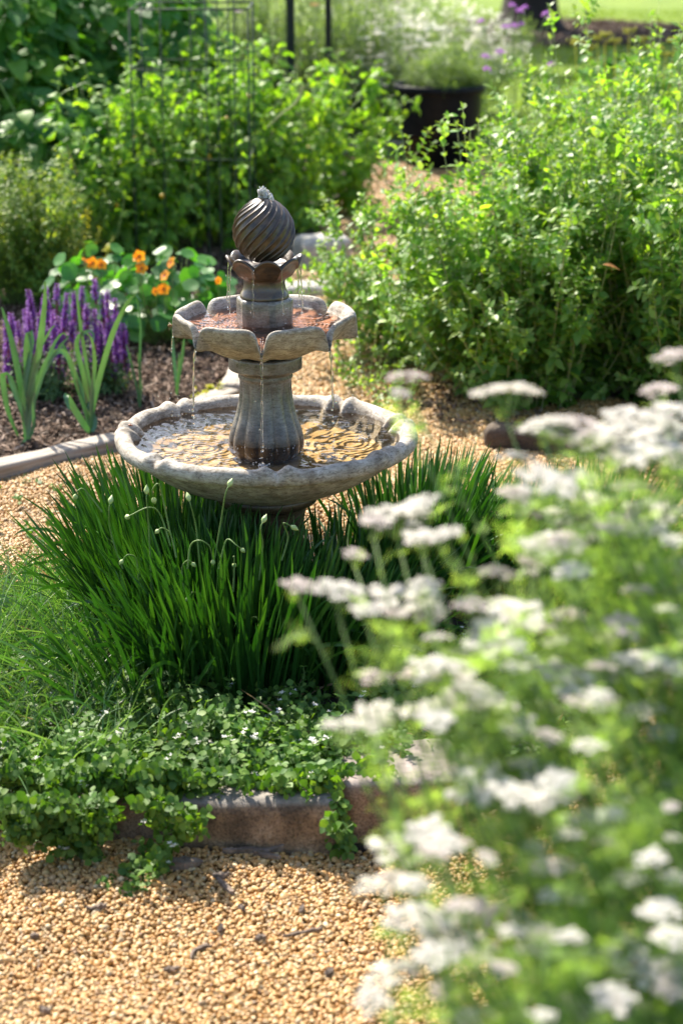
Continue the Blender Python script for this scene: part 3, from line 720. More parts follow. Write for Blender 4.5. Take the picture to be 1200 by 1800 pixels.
m_bean = leaf_mat('broad_leaf', [(.025, .085, .02), (.045, .125, .025), (.095, .18, .03)], .38, (2.1, 2.1, .35), .48, .35, gain=1.7)
m_yel = leaf_mat('yellow_green_leaf', [(.05, .11, .022), (.09, .155, .03), (.16, .21, .035)], .46, (2.0, 1.8, .4), .5, .3, gain=1.8)
m_lime = leaf_mat('lime_leaf', [(.30, .36, .03), (.42, .44, .04), (.5, .46, .06)], .45, (1.5, 1.4, .4), .5, .4)
m_nast = leaf_mat('nasturtium_leaf', [(.03, .12, .03), (.05, .17, .035), (.09, .23, .04)], .42, (1.8, 1.9, .35), .42, .5, gain=1.2)
m_orange = leaf_mat('orange_petal', [(.80, .26, .012), (.85, .36, .015), (.85, .44, .03)], .4, (1.1, 1.0, .8), .55, .3)
m_dkorange = plain_mat('flower_throat', (.28, .05, .01), (.35, .08, .01), .6, 60, 0)
m_purple = leaf_mat('purple_petal', [(.15, .035, .29), (.21, .055, .38), (.32, .12, .50)], .38, (1.3, 1.1, 1.2), .55, .3)
m_maroon = leaf_mat('maroon_calyx', [(.07, .025, .06), (.12, .035, .08), (.17, .06, .11)], .3, (1.2, 1.0, 1.0), .6, .3)
m_salv = leaf_mat('salvia_leaf', [(.035, .085, .03), (.06, .12, .045), (.09, .16, .06)], .3, (1.7, 1.7, .6), .6, .3)
m_lilac = leaf_mat('lilac_petal', [(.30, .11, .42), (.42, .18, .55), (.52, .28, .62)], .4, (1.2, 1.1, 1.2), .55, .3)
m_leek = leaf_mat('leek_leaf', [(.05, .125, .07), (.06, .145, .075), (.07, .16, .08)], .16, (1.5, 1.9, .5), .30, .6, clump=9, gain=1.1)
m_dry = leaf_mat('dry_straw', [(.24, .15, .08), (.34, .24, .13), (.44, .34, .20)], .3, (1.2, 1.1, .8), .8, .2)
m_lawnblade = leaf_mat('lawn_blade', [(.10, .18, .010), (.15, .24, .012), (.22, .30, .018)], .4, (1.6, 1.6, .3), .8, .08)
m_crown = leaf_mat('tree_leaf', [(.03, .07, .015), (.05, .10, .02), (.08, .14, .03)], .35, (1.9, 1.9, .4), .5, .4)
def trunk_mat():
    m, nt, out = new_mat('tree_bark'); v = objcoord(nt); p = N_(nt, 'ShaderNodeBsdfPrincipled')
    n = noise(nt, 14, 7, .7, mapped(nt, v, (1, 1, .25)))
    nt.links.new(ramp(nt, n, [(.3, (.008, .006, .005)), (.6, (.03, .022, .017)), (.8, (.06, .046, .037))]), p.inputs['Base Color']); p.inputs['Roughness'].default_value = .9
    nt.links.new(bump(nt, n, 1.0, .04), p.inputs['Normal']); nt.links.new(p.outputs[0], out.inputs[0]); return m
m_trunk = trunk_mat()

L_ov = leafT(.55, .18, .2, 3, .38); L_ov4 = leafT(.82, .12, .15, 4, .48); L_lan = leafT(.34, .2, .35, 3, .35)
L_thin = leafT(.16, .1, .2, 2, .4); L_heart = leafT(.85, .15, .35, 4, .32, .03); L_tri = leafT(.62, .16, .3, 4, .28, .0, 1.3)
def joinT(parts):
    Vs, Fs, n = [], {3: [], 4: []}, 0
    for V, F in parts:
        Vs.append(V)
        for f in F: Fs[f.shape[1]].append(f+n)
        n += len(V)
    return np.concatenate(Vs), [np.concatenate(f) for f in Fs.values() if f]
def moved(T, loc, d, hint, s):
    mb = MB(); A = frames(np.array([d], float), np.array([hint], float))
    return ((T[0]*s)@A[0]+np.array(loc), T[1])
def compound(leaf, n=5, droop=.25, sp=.55):
    parts = [moved(leaf, (0, 1-.42, -droop*.4), (0, 1, -droop*1.2), (0, 0, 1), .42)]
    for k in range(n//2):
        y = .2+.42*k/(n//2-.0)*1.0; z = -droop*y*y
        for sgn in (-1, 1): parts.append(moved(leaf, (0, y, z), (sgn*.9, .55, -.25-.1*k), (0, .1, 1), .40-.05*k))
    st = (np.array([(-.012, 0, 0), (.012, 0, 0), (.008, .62, -droop*.4), (-.008, .62, -droop*.4)]), [np.array([(0, 1, 2, 3)])])
    return joinT(parts+[st])
L_tom = compound(L_tri, 7, .35)
def feather(rng, n=9):
    parts = []
    for k in range(n):
        y = .12+.85*k/n; ln = .42*(1-.55*k/n)
        for sgn in (-1, 1):
            d = np.array([sgn*.8, .65, rng.normal()*.25]); base = np.array([0, y, rng.normal()*.02])
            st = (np.array([(0, 0, 0), (.035, .5, 0), (0, 1, -.05), (-.035, .5, 0)]), [np.array([(0, 1, 2, 3)])])
            parts.append(moved(st, base, d, (0, 0, 1), ln))
            for j in range(2):
                q = base+unit(d)*ln*(.35+.3*j)
                parts.append(moved(st, q, unit(d)+np.array([sgn*.5*(-1 if j else 1), .5, .2]), (0, 0, 1), ln*.55))
    parts.append((np.array([(-.01, 0, 0), (.01, 0, 0), (.004, 1, 0), (-.004, 1, 0)]), [np.array([(0, 1, 2, 3)])]))
    return joinT(parts)
L_fea = feather(RNG(1)); L_fea2 = feather(RNG(2), 6)

# ------------------------------------------------------------------ blades
def blade_paths(rng, base, az, L, lean0, bend, K=9, pw=1.6):
    """lean0: start angle from vertical; bend: extra angle at the tip."""
    N = len(base); t = np.linspace(0, 1, K)[None]; ang = lean0[:, None]+bend[:, None]*t**pw
    st = (L/(K-1))[:, None]; dh = np.sin(ang)*st; dz = np.cos(ang)*st
    r = np.cumsum(dh, 1)-dh[:, :1]; z = np.cumsum(dz, 1)-dz[:, :1]
    az2 = az[:, None]+rng.normal(size=(N, 1))*.12*t
    return np.stack([base[:, :1]+r*np.cos(az2), base[:, 1:2]+r*np.sin(az2), base[:, 2:3]+z], -1)
def blade_width(K, w, taper=.5, basew=.6):
    t = np.linspace(0, 1, K)[None]; return w[:, None]*np.minimum(1, basew+t*2)*np.clip((1-t)/taper, .0, 1)**.75
def blades(rng, mb, base, az, L, lean0, bend, w, K=9, pw=1.6, fold=.25, mat=0, taper=.45, twist=.8):
    C = blade_paths(rng, base, az, L, lean0, bend, K, pw)
    tw = az+rng.normal(size=len(az))*twist
    hint = np.stack([np.cos(tw), np.sin(tw), np.full(len(az), .15)], 1)
    ribbons(mb, C, blade_width(K, w, taper), hint, fold, mat); return C
def budT(L=.02, r=.006):
    prof = [(0.0012, 0), (r*.55, L*.12), (r, L*.35), (r*.95, L*.5), (r*.55, L*.75), (r*.16, L*.93), (.0002, L)]
    V, F = lathe(None, prof, 8); return V, [F]

# ---- garlic chive clumps round the fountain
def chive(label, cx, cy, R, n, hmin, hmax, seed, leanmax=.75, fan=None, buds=0, bias=(0, 0), wmax=.0096):
    rng = RNG(seed); a = rng.uniform(0, 2*math.pi, n); q = np.sqrt(rng.uniform(0, 1, n))
    bx = R*q*np.cos(a); by = R*q*np.sin(a)
    dx = bx/R*1.0+bias[0]+rng.normal(size=n)*.28; dy = by/R*1.0+bias[1]+rng.normal(size=n)*.28
    az = np.arctan2(dy, dx); m = np.clip(np.hypot(dx, dy), 0, 1.5)
    L = rng.uniform(hmin, hmax, n)*(1-.12*q); lean = .03+leanmax*.62*m*rng.uniform(.35, 1.1, n); bend = rng.uniform(.0, .30, n)*(.3+m)
    k = rng.uniform(0, 1, n) < .06; bend = np.where(k, rng.uniform(.9, 1.9, n), bend)
    base = np.stack([bx, by, np.zeros(n)], 1)
    t = thing('garlic_chives', label, 'chives', (cx, cy, float(bed_h(cx, cy))), 0, 'garlic chive clumps round the fountain foot')
    mb = MB(); blades(rng, mb, base, az, L, lean, bend, rng.uniform(.5, 1, n)*wmax, 10, 1.7, .30, taper=.16, twist=.9)
    mb.build('leaves', m_chive, t); return t
def scape(t, pts, bud=True, r=.0021, label=None, size=1.0, droop=True):
    """flower stalk through world points, bud at the end, child of clump t"""
    o = np.array(t.location); p = np.array(pts, float)-o; C = fine3(p, 26)[None]
    mb = MB(); K = C.shape[1]; tubes(mb, C, np.linspace(r, r*.62, K)[None], 6)
    s = mb.build('flower_stalk', m_green_stem, t)
    if bud:
        T = budT(.021*size, .0058*size); d = C[0, -1]-C[0, -3]; mb = MB()
        inst(mb, T, C[0, -1:]-unit(d)*.002, frames(d[None], np.array([[.3, .2, 1]]))[:, [0, 2, 1]]*1.0, 1.0)
        mb.build('flower_bud', m_bud, s)
    return s
def fine3(p, n):
    d = np.r_[0, np.cumsum(np.linalg.norm(np.diff(p, axis=0), axis=1))]; out = []
    for t in np.linspace(0, d[-1], n):
        i = min(np.searchsorted(d, t, side='right')-1, len(p)-2); i = max(i, 0); u = (t-d[i])/(d[i+1]-d[i])
        p0, p1, p2, p3 = p[max(i-1, 0)], p[i], p[i+1], p[min(i+2, len(p)-1)]
        out.append(.5*((2*p1)+(-p0+p2)*u+(2*p0-5*p1+4*p2-p3)*u*u+(-p0+3*p1-3*p2+p3)*u**3))
    return np.array(out)
m_bud = plain_mat('chive_bud', (.30, .42, .14), (.48, .56, .26), .5, 80, 0)
cA = chive('largest dark chive clump in front of the basin with many drooping buds', -.23, 3.86, .17, 600, .28, .40, 101, .50, bias=(-.15, -.25))
cB = chive('wide chive clump left of the basin fanning over the gravel', -.38, 4.15, .16, 500, .30, .42, 102, .62, bias=(-.22, -.02))
cC = chive('chive clump behind the left rim of the basin', -.42, 4.42, .13, 260, .30, .40, 103, .7, bias=(-.35, .2))
cD = chive('dark arching chive clump in front of the fountain foot on its right', -.02, 3.93, .14, 380, .22, .31, 104, .8, bias=(.3, -.15))
cE = chive('chive clump fanning out under the right rim of the basin', .21, 4.42, .15, 380, .30, .40, 105, .8, bias=(.5, .1))
cF = chive('loose chive clump farthest right beside the gravel path', .45, 4.42, .14, 300, .26, .36, 106, .8, bias=(.3, .1))
cG = chive('low chive tuft at the left end of the ground cover', -.40, 3.74, .11, 130, .22, .32, 107, .8, bias=(-.3, -.3))
cI = chive('dark chive clump tight against the left of the fountain foot', -.30, 4.02, .12, 260, .30, .37, 109, .5, bias=(-.1, -.2))
cJ = chive('dark chive clump tight against the right of the fountain foot', .02, 4.22, .12, 300, .22, .31, 110, .6, bias=(.3, .0))
cK = chive('thin outer chive clump between the right chives and the leafy bush', .62, 4.62, .13, 260, .26, .38, 111, .8, bias=(.25, .1))
cH = chive('small chive clump behind the right rim of the basin', .20, 4.70, .08, 90, .22, .32, 108, .8, bias=(.3, .2))
Yb = 3.80
for pl, Y in [([(268, 1060), (262, 930), (258, 880), (258, 868)], 3.85), ([(300, 960), (282, 905), (262, 892), (232, 905), (226, 908)], 3.85),
              ([(300, 940), (285, 870), (278, 850), (268, 862), (270, 876)], 3.82), ([(352, 1000), (345, 930), (336, 890), (333, 880)], 3.84),
              ([(372, 1010), (388, 920), (396, 870), (402, 855)], 3.84), ([(310, 980), (300, 940), (286, 928), (279, 932)], 3.78),
              ([(330, 1000), (335, 960), (350, 950), (368, 960), (374, 985)], 3.76), ([(385, 1000), (398, 950), (415, 958), (424, 965)], 3.78),
              ([(495, 985), (506, 945), (498, 920), (512, 925)], 3.82), ([(410, 1040), (412, 990), (411, 978), (412, 985), (412, 992)], 3.76),
              ([(180, 900), (150, 862), (138, 862), (134, 870)], 3.95), ([(216, 1000), (196, 940), (192, 900), (194, 885)], 3.9), ([(455, 1020), (462, 960), (458, 930), (462, 918)], 3.8), ([(245, 1030), (240, 985), (226, 975), (216, 985)], 3.78), ([(350, 1080), (347, 1050), (340, 1040), (332, 1050)], 3.74), ([(430, 1120), (440, 1090), (450, 1085), (456, 1096)], 3.72), ([(325, 1040), (320, 1000), (330, 985), (338, 990)], 3.75)]:
    scape(cA if pl[0][0] > 200 else cB, [PD(x, y, Y+.01*math.sin(i*2)) for i, (x, y) in enumerate(pl)], size=1.0 if pl[-1][1] < 930 else .8)
# one tall pale flower stalk without bud
# ------------------------------------------------------------------ grass at the left of the bed
def ff(rng, n, x0, x1, y0, y1): return rng.uniform(x0, x1, n), rng.uniform(y0, y1, n)
rng = RNG(120); n = 9500; x, y = ff(rng, n, -1.15, -.40, 3.35, 4.62); k = (x < -.47-.14*(y-3.7)+rng.normal(size=n)*.05) & (x > -.30*y) & (y < 4.5+rng.normal(size=n)*.06)
x, y = x[k], y[k]; n = len(x); mb = MB()
blades(rng, mb, np.c_[x, y, np.where(inbed(x, y), bed_h(x, y), 0)-.004], rng.uniform(0, 6.28, n), rng.uniform(.07, .24, n), rng.uniform(.1, .7, n), rng.uniform(.3, 1.6, n), rng.uniform(.0018, .0042, n), 7, 1.4, .2)
tag(mb.build('grass', m_grass), 'bright sunlit grass tufts left of the chives', None, None, 'stuff')
rng = RNG(121); n = 80; x, y = ff(rng, n, -.85, -.35, 3.4, 4.1); mb = MB()
blades(rng, mb, np.c_[x, y, bed_h(x, y)], rng.normal(size=n)*1.0-2.2, rng.uniform(.22, .38, n), rng.uniform(.3, .9, n), rng.uniform(.6, 1.5, n), rng.uniform(.003, .0065, n), 10, 1.5, .2)
tag(mb.build('grass', m_grass), 'long arching grass blades drooping over the left ground cover', None, None, 'stuff')

# ------------------------------------------------------------------ ground cover with small white flowers
def cover(name, base, dirs, lens, seed, label, leaf=.0205, M=6, fl=.05, up=.0, mat=None):
    rng = RNG(seed); C = grow(rng, base, dirs, lens, 6, up, .35); mb = MB()
    tubes(mb, C, np.full(C.shape[:2], .0008), 3, 2)
    opposite_leaves(rng, mb, C, L_ov4, M, leaf*1.0, leaf*.72, .12, 1.0, .28, 0, 2, .25)
    k = rng.uniform(0, 1, len(C)) < fl; tip = C[k, -1]
    for j in range(3):
        c = tip+rng.normal(size=tip.shape)*.004+np.array([0, 0, .004])
        for i in range(4):
            a = i*math.pi/2+j; d = np.repeat(np.array([[math.cos(a), math.sin(a), .5]]), len(c), 0)
            inst(mb, L_ov, c, frames(d, np.array([[0, 0, 1.]])+rng.normal(size=d.shape)*.3), .0068, 1)
    return tag(mb.build(name, [mat or m_cover, m_white, m_green_stem]), label, None, None, 'stuff')
rng = RNG(130); n = 3600; x, y = ff(rng, n, -.78, .12, 3.20, 3.98)
k = (y < 3.52+.30*rng.uniform(0, 1, n)+.25*np.clip(-x-.35, 0, .4)) & (y > 3.30+.025*np.sin(30*x)+.03*np.sin(13*x+1)+np.clip(x+.12, 0, 1)*.25) & (x > -.215*y)
x, y = x[k], y[k]; n = len(x)
z = .05+.05*np.clip((y-3.25)/.2, 0, 1)*rng.uniform(.0, 1, n)+.012*np.sin(13*x+5*y)+.040*np.clip((3.52-y)/.12, 0, 1)+.022*np.sin(11*x+2)*np.sin(8*y+17*x)+.012*np.sin(27*x+13*y)
d = np.stack([rng.normal(size=n)*.6, rng.normal(size=n)*.5-.45, rng.uniform(.3, 1, n)], 1)
cover('ground_cover', np.c_[x, y, z], d, rng.uniform(.03, .075, n), 131, 'round leaved creeping ground cover with tiny white flowers along the stone edging', fl=.06, M=4)
# strands trailing over the stones down to the gravel
seeds = []; rng = RNG(133)
for px0, px1, y0, y1, n in [(5, 120, 1400, 1465, 230), (100, 185, 1410, 1490, 110), (262, 322, 1390, 1460, 44), (185, 270, 1385, 1415, 36), (90, 320, 1345, 1385, 130), (245, 295, 1470, 1535, 22), (300, 375, 1360, 1395, 36), (325, 350, 1420, 1470, 8), (385, 600, 1360, 1380, 50),
                            (583, 600, 1400, 1495, 16), (555, 640, 1345, 1380, 24), (195, 245, 1540, 1568, 50), (230, 290, 1500, 1555, 26), (630, 680, 1330, 1350, 20)]:
    px = rng.uniform(px0, px1, n); py = rng.uniform(y0, y1, n)
    for a, b in zip(px, py):
        if math.sin(.071*a+.05*b)+math.sin(.13*a-.09*b+2) < -.35 and b > 1390: continue
        Y = 3.19-.05*rng.uniform(0, 1)-(.03 if b > 1500 else 0)+(.10 if b < 1400 else 0)+(.05 if a > 590 else 0)
        p = PD(a, b, Y)
        if p[2] < .012: p = P(a, b, .014)
        seeds.append(p)
seeds = np.array(seeds); n = len(seeds); d = np.stack([rng.normal(size=n)*.6, -.5-.4*rng.uniform(0, 1, n), rng.normal(size=n)*.5-.1], 1)
cover('ground_cover', seeds, d, rng.uniform(.02, .045, n), 134, 'strands of round leaved ground cover trailing over the stones onto the gravel', M=4, fl=.03, up=.4)
rng = RNG(135); n = 1500; a = rng.uniform(0, 6.28, n); x = rng.uniform(.05, .62, n); y = rng.uniform(3.45, 4.1, n); k = inbed(x, y); x, y = x[k], y[k]; n = len(x)
cover('ground_cover', np.c_[x, y, bed_h(x, y)], np.stack([rng.normal(size=n)*.6, rng.normal(size=n)*.6, rng.uniform(.4, 1, n)], 1), rng.uniform(.03, .08, n), 136, 'low ground cover in the shade right of the chives', M=4, fl=.02)
rng = RNG(137); n = 420; x, y = ff(rng, n, -1.25, .05, 4.6, 5.5); k = (x < -.72) | (rng.uniform(0, 1, n) < .15); k &= ~poly_in(x, y, bed); x, y = x[k], y[k]; n = len(x)
kk = RNG(1).uniform(0, 1, n) < .35
cover('weeds', np.c_[x, y, np.full(n, .012)][kk], np.stack([rng.normal(size=n)*.8, rng.normal(size=n)*.8, rng.uniform(.2, 1, n)], 1)[kk], .03, 138, 'small green weeds in the gravel beside the timber edging', M=3, fl=0)

rng = RNG(140); n = 420; x = rng.uniform(-.8, .55, n); y = rng.uniform(3.3, 4.9, n); mb = MB()
blades(rng, mb, np.c_[x, y, bed_h(x, y)+rng.uniform(0, .05, n)], rng.uniform(0, 6.28, n), rng.uniform(.04, .16, n), rng.uniform(.6, 1.5, n), rng.uniform(-.3, .8, n), rng.uniform(.002, .005, n), 6, 1.3, .3)
tag(mb.build('dead_leaves', m_dry), 'dry straw coloured leaves caught among the chives and grass', None, None, 'stuff')
rng = RNG(141); n = 90; x = rng.uniform(-.7, .6, n); y = rng.uniform(2.6, 3.2, n); mb = MB()
inst(mb, L_lan, np.c_[x, y, ghz(x, y)+.017], frames(unit(rng.normal(size=(n, 3))*np.array([1, 1, .15])), np.repeat([[0, 0, 1.]], n, 0)+rng.normal(size=(n, 3))*.3), rng.uniform(.006, .02, n))
tag(mb.build('leaf_litter', m_dry), 'tiny dry leaf fragments scattered over the front gravel', None, None, 'stuff')
# ------------------------------------------------------------------ leafy bushes on the right
def stems_from(rng, n, R, h0, h1, lean, K=10, up=.5, wob=.25, bias=(0, 0), pwr=.6):
    a = rng.uniform(0, 2*math.pi, n); q = rng.uniform(0, 1, n)**pwr
    b = np.stack([R*.35*q*np.cos(a), R*.35*q*np.sin(a), np.zeros(n)], 1)
    l = np.tan(lean*q*rng.uniform(.6, 1.1, n))
    d = np.stack([np.cos(a)*l+bias[0], np.sin(a)*l+bias[1], np.ones(n)], 1)
    L = rng.uniform(h0, h1, n)*(1-.12*q)
    return grow(rng, b, d, L, K, up, wob)
def side_shoots(rng, C, M, t0, t1, L0, L1, elev=.6, up=.8, K=5):
    N = len(C); t = rng.uniform(t0, t1, (N, M)); p, d = sample(C, t); a = rng.uniform(0, 6.28, (N, M))
    h = np.zeros_like(d); h[..., 0] = 1; u = unit(np.cross(d, h)); v = np.cross(d, u)
    s = u*np.cos(a)[..., None]+v*np.sin(a)[..., None]; dd = s*math.cos(elev)+d*math.sin(elev)
    L = (L0+(L1-L0)*rng.uniform(0, 1, (N, M)))*(1.15-.6*t)
    return grow(rng, p.reshape(-1, 3), dd.reshape(-1, 3), L.ravel(), K, up, .3)
def bush(name, label, cat, loc, seed, n, R, h0, h1, lean, T, leaf, mats, M=14, shoots=5, shoot=(.08, .22), ML=6, rz=0, group=None, up=.6, elev=.35, taper=.45, t0=.18, bias=(0, 0), r0=.0028, pairs=2, K=10, droop=0.0, wob=.25, tall=None):
    rng = RNG(seed); C = stems_from(rng, n, R, h0, h1, lean, K, up, wob, bias)
    if tall: C = np.concatenate([C, stems_from(rng, tall[0], R, tall[1], tall[2], lean*.6, K, up, wob*.5, bias)]); n = len(C)
    t = thing(name, label, cat, loc, rz, group); st = MB(); lf = MB()
    tubes(st, C, np.linspace(r0, r0*.35, K)[None]*np.ones((n, 1)), 4)
    opposite_leaves(rng, lf, C, T, M, leaf, leaf*taper, t0, 1.0, elev, 0, pairs, .3, droop)
    if len(mats) > 2: opposite_leaves(rng, lf, C, T, 4, leaf*.62, leaf*.5, .88, 1.0, .8, 1, 2, .35)
    if shoots:
        D = side_shoots(rng, C, shoots, .12, .95, *shoot, up=up); tubes(st, D, np.linspace(r0*.5, r0*.25, D.shape[1])[None]*np.ones((len(D), 1)), 3)
        opposite_leaves(rng, lf, D, T, ML, leaf*.85, leaf*taper, .15, 1.0, elev, 0, pairs, .3, droop)
        if len(mats) > 2: opposite_leaves(rng, lf, D, T, 2, leaf*.55, leaf*.45, .9, 1.0, .8, 1, 2, .35)
    st.build('stems', mats[1], t); lf.build('foliage', [mats[0]]+list(mats[2:]), t); return t
GB = 'tall leafy bushes right of the path'
BM = (m_bush, m_bushstem, m_bushtip)
bush('leafy_bush', 'big leafy bush with upright pale tipped stems in front of the black pot', 'bush', (.66, 6.52, 0), 201, 170, .66, .50, .84, .85, L_ov, .057, BM, 14, 6, group=GB, tall=(46, .86, 1.12), t0=.05, bias=(.04, 0))
bush('leafy_bush', 'tall leafy bush filling the right edge behind the white flowers', 'bush', (1.20, 6.42, 0), 202, 160, .64, .66, 1.02, .8, L_ov, .058, BM, 14, 6, group=GB, tall=(40, 1.05, 1.30), t0=.05)
bush('leafy_bush', 'loose leafy bush leaning over the path behind the fountain', 'bush', (.36, 7.0, 0), 203, 80, .5, .40, .66, 1.05, L_ov, .048, BM, 13, 6, group=GB, bias=(-.22, 0), tall=(9, .66, .90), t0=.1)
bush('leafy_bush', 'leafy bush rising behind its neighbours under the tree mulch', 'bush', (1.08, 7.5, 0), 204, 130, .6, .74, 1.04, .7, L_ov, .050, BM, 16, 6, group=GB, tall=(40, 1.05, 1.34))
bush('leafy_bush', 'leafy bush at the far right with the tallest stems', 'bush', (1.68, 7.2, 0), 205, 120, .6, .8, 1.1, .7, L_ov, .052, BM, 16, 6, group=GB, tall=(24, 1.15, 1.4))
# light seedlings by the path at the foot of the bush
rng = RNG(210)
for i, (px, py) in enumerate([(640, 690), (690, 720), (600, 560), (622, 640)]):
    bush('leafy_seedling', ['pale leafy seedling just behind the right rim of the basin', 'leafy seedling at the front foot of the big bush', 'thin leafy seedling on the path at the bush edge', 'small leafy seedling on the gravel right of the upper bowl'][i],
         'seedling', tuple(P(px, py)), 211+i, 9, .12, .12, .24, .8, L_ov, .028, BM, 6, 2, (.03, .07), 3, group='seedlings on the gravel path')

# ------------------------------------------------------------------ white umbel flowers in the foreground
def umbelT(seed, pink=False):
    rng = RNG(seed); mb = MB(); n = 13; R = .034
    a = np.arange(n)*2.399963; q = np.sqrt((np.arange(n)+.5)/n)*R; cx = q*np.cos(a)+rng.normal(size=n)*.0015; cy = q*np.sin(a)+rng.normal(size=n)*.0015
    cz = .030-.22*q**2/R+rng.normal(size=n)*.0012
    C = np.zeros((n, 5, 3))
    for k, t in enumerate(np.linspace(0, 1, 5)): C[:, k] = np.stack([cx*t**.9, cy*t**.9, cz*t**.85], 1)
    tubes(mb, C, np.full((n, 5), .0005), 3, 0)
    m = 22; b = np.arange(m)*2.399963; s = np.sqrt((np.arange(m)+.5)/m)*.0072
    fx = (cx[:, None]+s*np.cos(b)+rng.normal(size=(n, m))*.0006).ravel(); fy = (cy[:, None]+s*np.sin(b)+rng.normal(size=(n, m))*.0006).ravel()
    fz = (cz[:, None]+.004-s**2*22+rng.normal(size=(n, m))*.0014).ravel(); c = np.stack([fx, fy, fz], 1)
    for j in range(5):
        aa = j*2*math.pi/5+rng.uniform(0, 6, len(c)); d = np.stack([np.cos(aa), np.sin(aa), np.full(len(c), .25)], 1)
        inst(mb, leafT(.8, .1, .1, 2, .6), c, frames(d, np.repeat(np.array([[0, 0, 1.]]), len(c), 0)+rng.normal(size=d.shape)*.25), .0040*rng.uniform(.8, 1.3, len(c)), 1)
    return mb.mesh('flower_head', [m_green_stem, m_pinkwhite if pink else m_white])
UM = [umbelT(300+i) for i in range(4)]+[umbelT(310, True), umbelT(311, True)]
UL = [(715, 662, 75, 4), (700, 690, 40, 4), (890, 690, 120, 0), (1008, 742, 95, 4), (960, 760, 50, 5), (1160, 682, 75, 5), (1188, 622, 70, 4), (1110, 730, 130, 1), (1180, 722, 90, 2), (1045, 772, 110, 0), (1150, 775, 110, 3),
      (1120, 800, 90, 1), (950, 835, 130, 2), (1010, 835, 90, 1), (905, 862, 70, 4), (1175, 800, 120, 3), (1040, 925, 150, 0), (1095, 915, 90, 2), (990, 945, 80, 4), (700, 905, 120, 1), (742, 885, 70, 3), (655, 915, 55, 4), (742, 945, 62, 5),
      (620, 970, 50, 4), (525, 1030, 62, 4), (592, 1036, 90, 2), (700, 1045, 120, 3), (745, 1025, 70, 0), (672, 1078, 80, 4), (825, 1062, 60, 4), (872, 1008, 70, 5), (1005, 1000, 70, 3), (1120, 1000, 70, 0), (1180, 990, 80, 1),
      (905, 1085, 120, 2), (860, 1110, 80, 0), (770, 1170, 100, 1), (815, 1150, 80, 3), (740, 1185, 80, 4), (790, 1238, 110, 0), (830, 1210, 80, 1), (612, 1275, 110, 2), (665, 1245, 90, 3), (655, 1190, 70, 4), (985, 1190, 120, 1),
      (1050, 1185, 90, 4), (1130, 1160, 100, 3), (1185, 1175, 80, 0), (1120, 1250, 80, 2), (855, 1365, 110, 3), (905, 1395, 120, 0), (965, 1370, 100, 1), (920, 1430, 90, 2), (1075, 1428, 50, 3), (1142, 1445, 55, 0), (1035, 1312, 60, 1),
      (700, 1490, 110, 2), (672, 1555, 90, 0), (725, 1605, 120, 1), (690, 1540, 60, 4), (770, 1650, 90, 3), (835, 1600, 90, 4), (700, 1705, 110, 2), (655, 1750, 70, 1), (1095, 1672, 80, 3), (1145, 1705, 90, 1), (1165, 1600, 70, 0),
      (1185, 1540, 60, 2), (1010, 1772, 110, 0), (1080, 1780, 90, 4), (815, 1785, 70, 1), (985, 1518, 60, 4), (880, 1700, 60, 5), (950, 1640, 60, 5), (760, 1500, 60, 5), (1090, 1550, 50, 5), (1000, 1080, 60, 5), (1090, 1090, 70, 4), (960, 1290, 60, 5)]
GU = 'white umbel flower plants in the near right corner'
PB = [(.30, 1.42, 'white umbel plant leaning farthest left towards the chives'), (.42, 1.62, 'white umbel plant whose heads stand before the stone edging'), (.48, 1.38, 'white umbel plant lowest in the right corner over the gravel'),
      (.56, 1.75, 'tall white umbel plant reaching in front of the dark bush'), (.68, 1.55, 'white umbel plant with dense heads at the right edge')]
PB2 = [(590, 1150), (800, 1250), (750, 1650), (960, 800), (1080, 1250)]
rng = RNG(318)
for (px, py, w_, v) in list(UL):
    for k in range(2 if w_ > 105 else (1 if w_ > 80 else 0)): UL.append((px+rng.uniform(.35, .75)*w_*(1 if px < 780 else rng.choice([-.6, 1])), py+rng.uniform(-.3, .45)*w_, w_*rng.uniform(.5, .8), int(rng.choice([0, 1, 2, 3, v]))))
rng = RNG(319)
for k in range(120):
    py = rng.uniform(820, 1790); x0 = np.interp(py, [820, 1000, 1200, 1400, 1600, 1800], [930, 800, 720, 790, 780, 760]); UL.append((rng.uniform(x0, 1215), py, rng.uniform(28, 68), int(rng.choice([0, 1, 2, 3, 4, 5]))))
rng = RNG(320); plants = []
for (x, y, lb) in PB: plants.append((thing('umbel_flower_plant', lb, 'flowering plant', (x, y, 0), 0, GU), MB(), MB(), np.array([x, y, 0])))
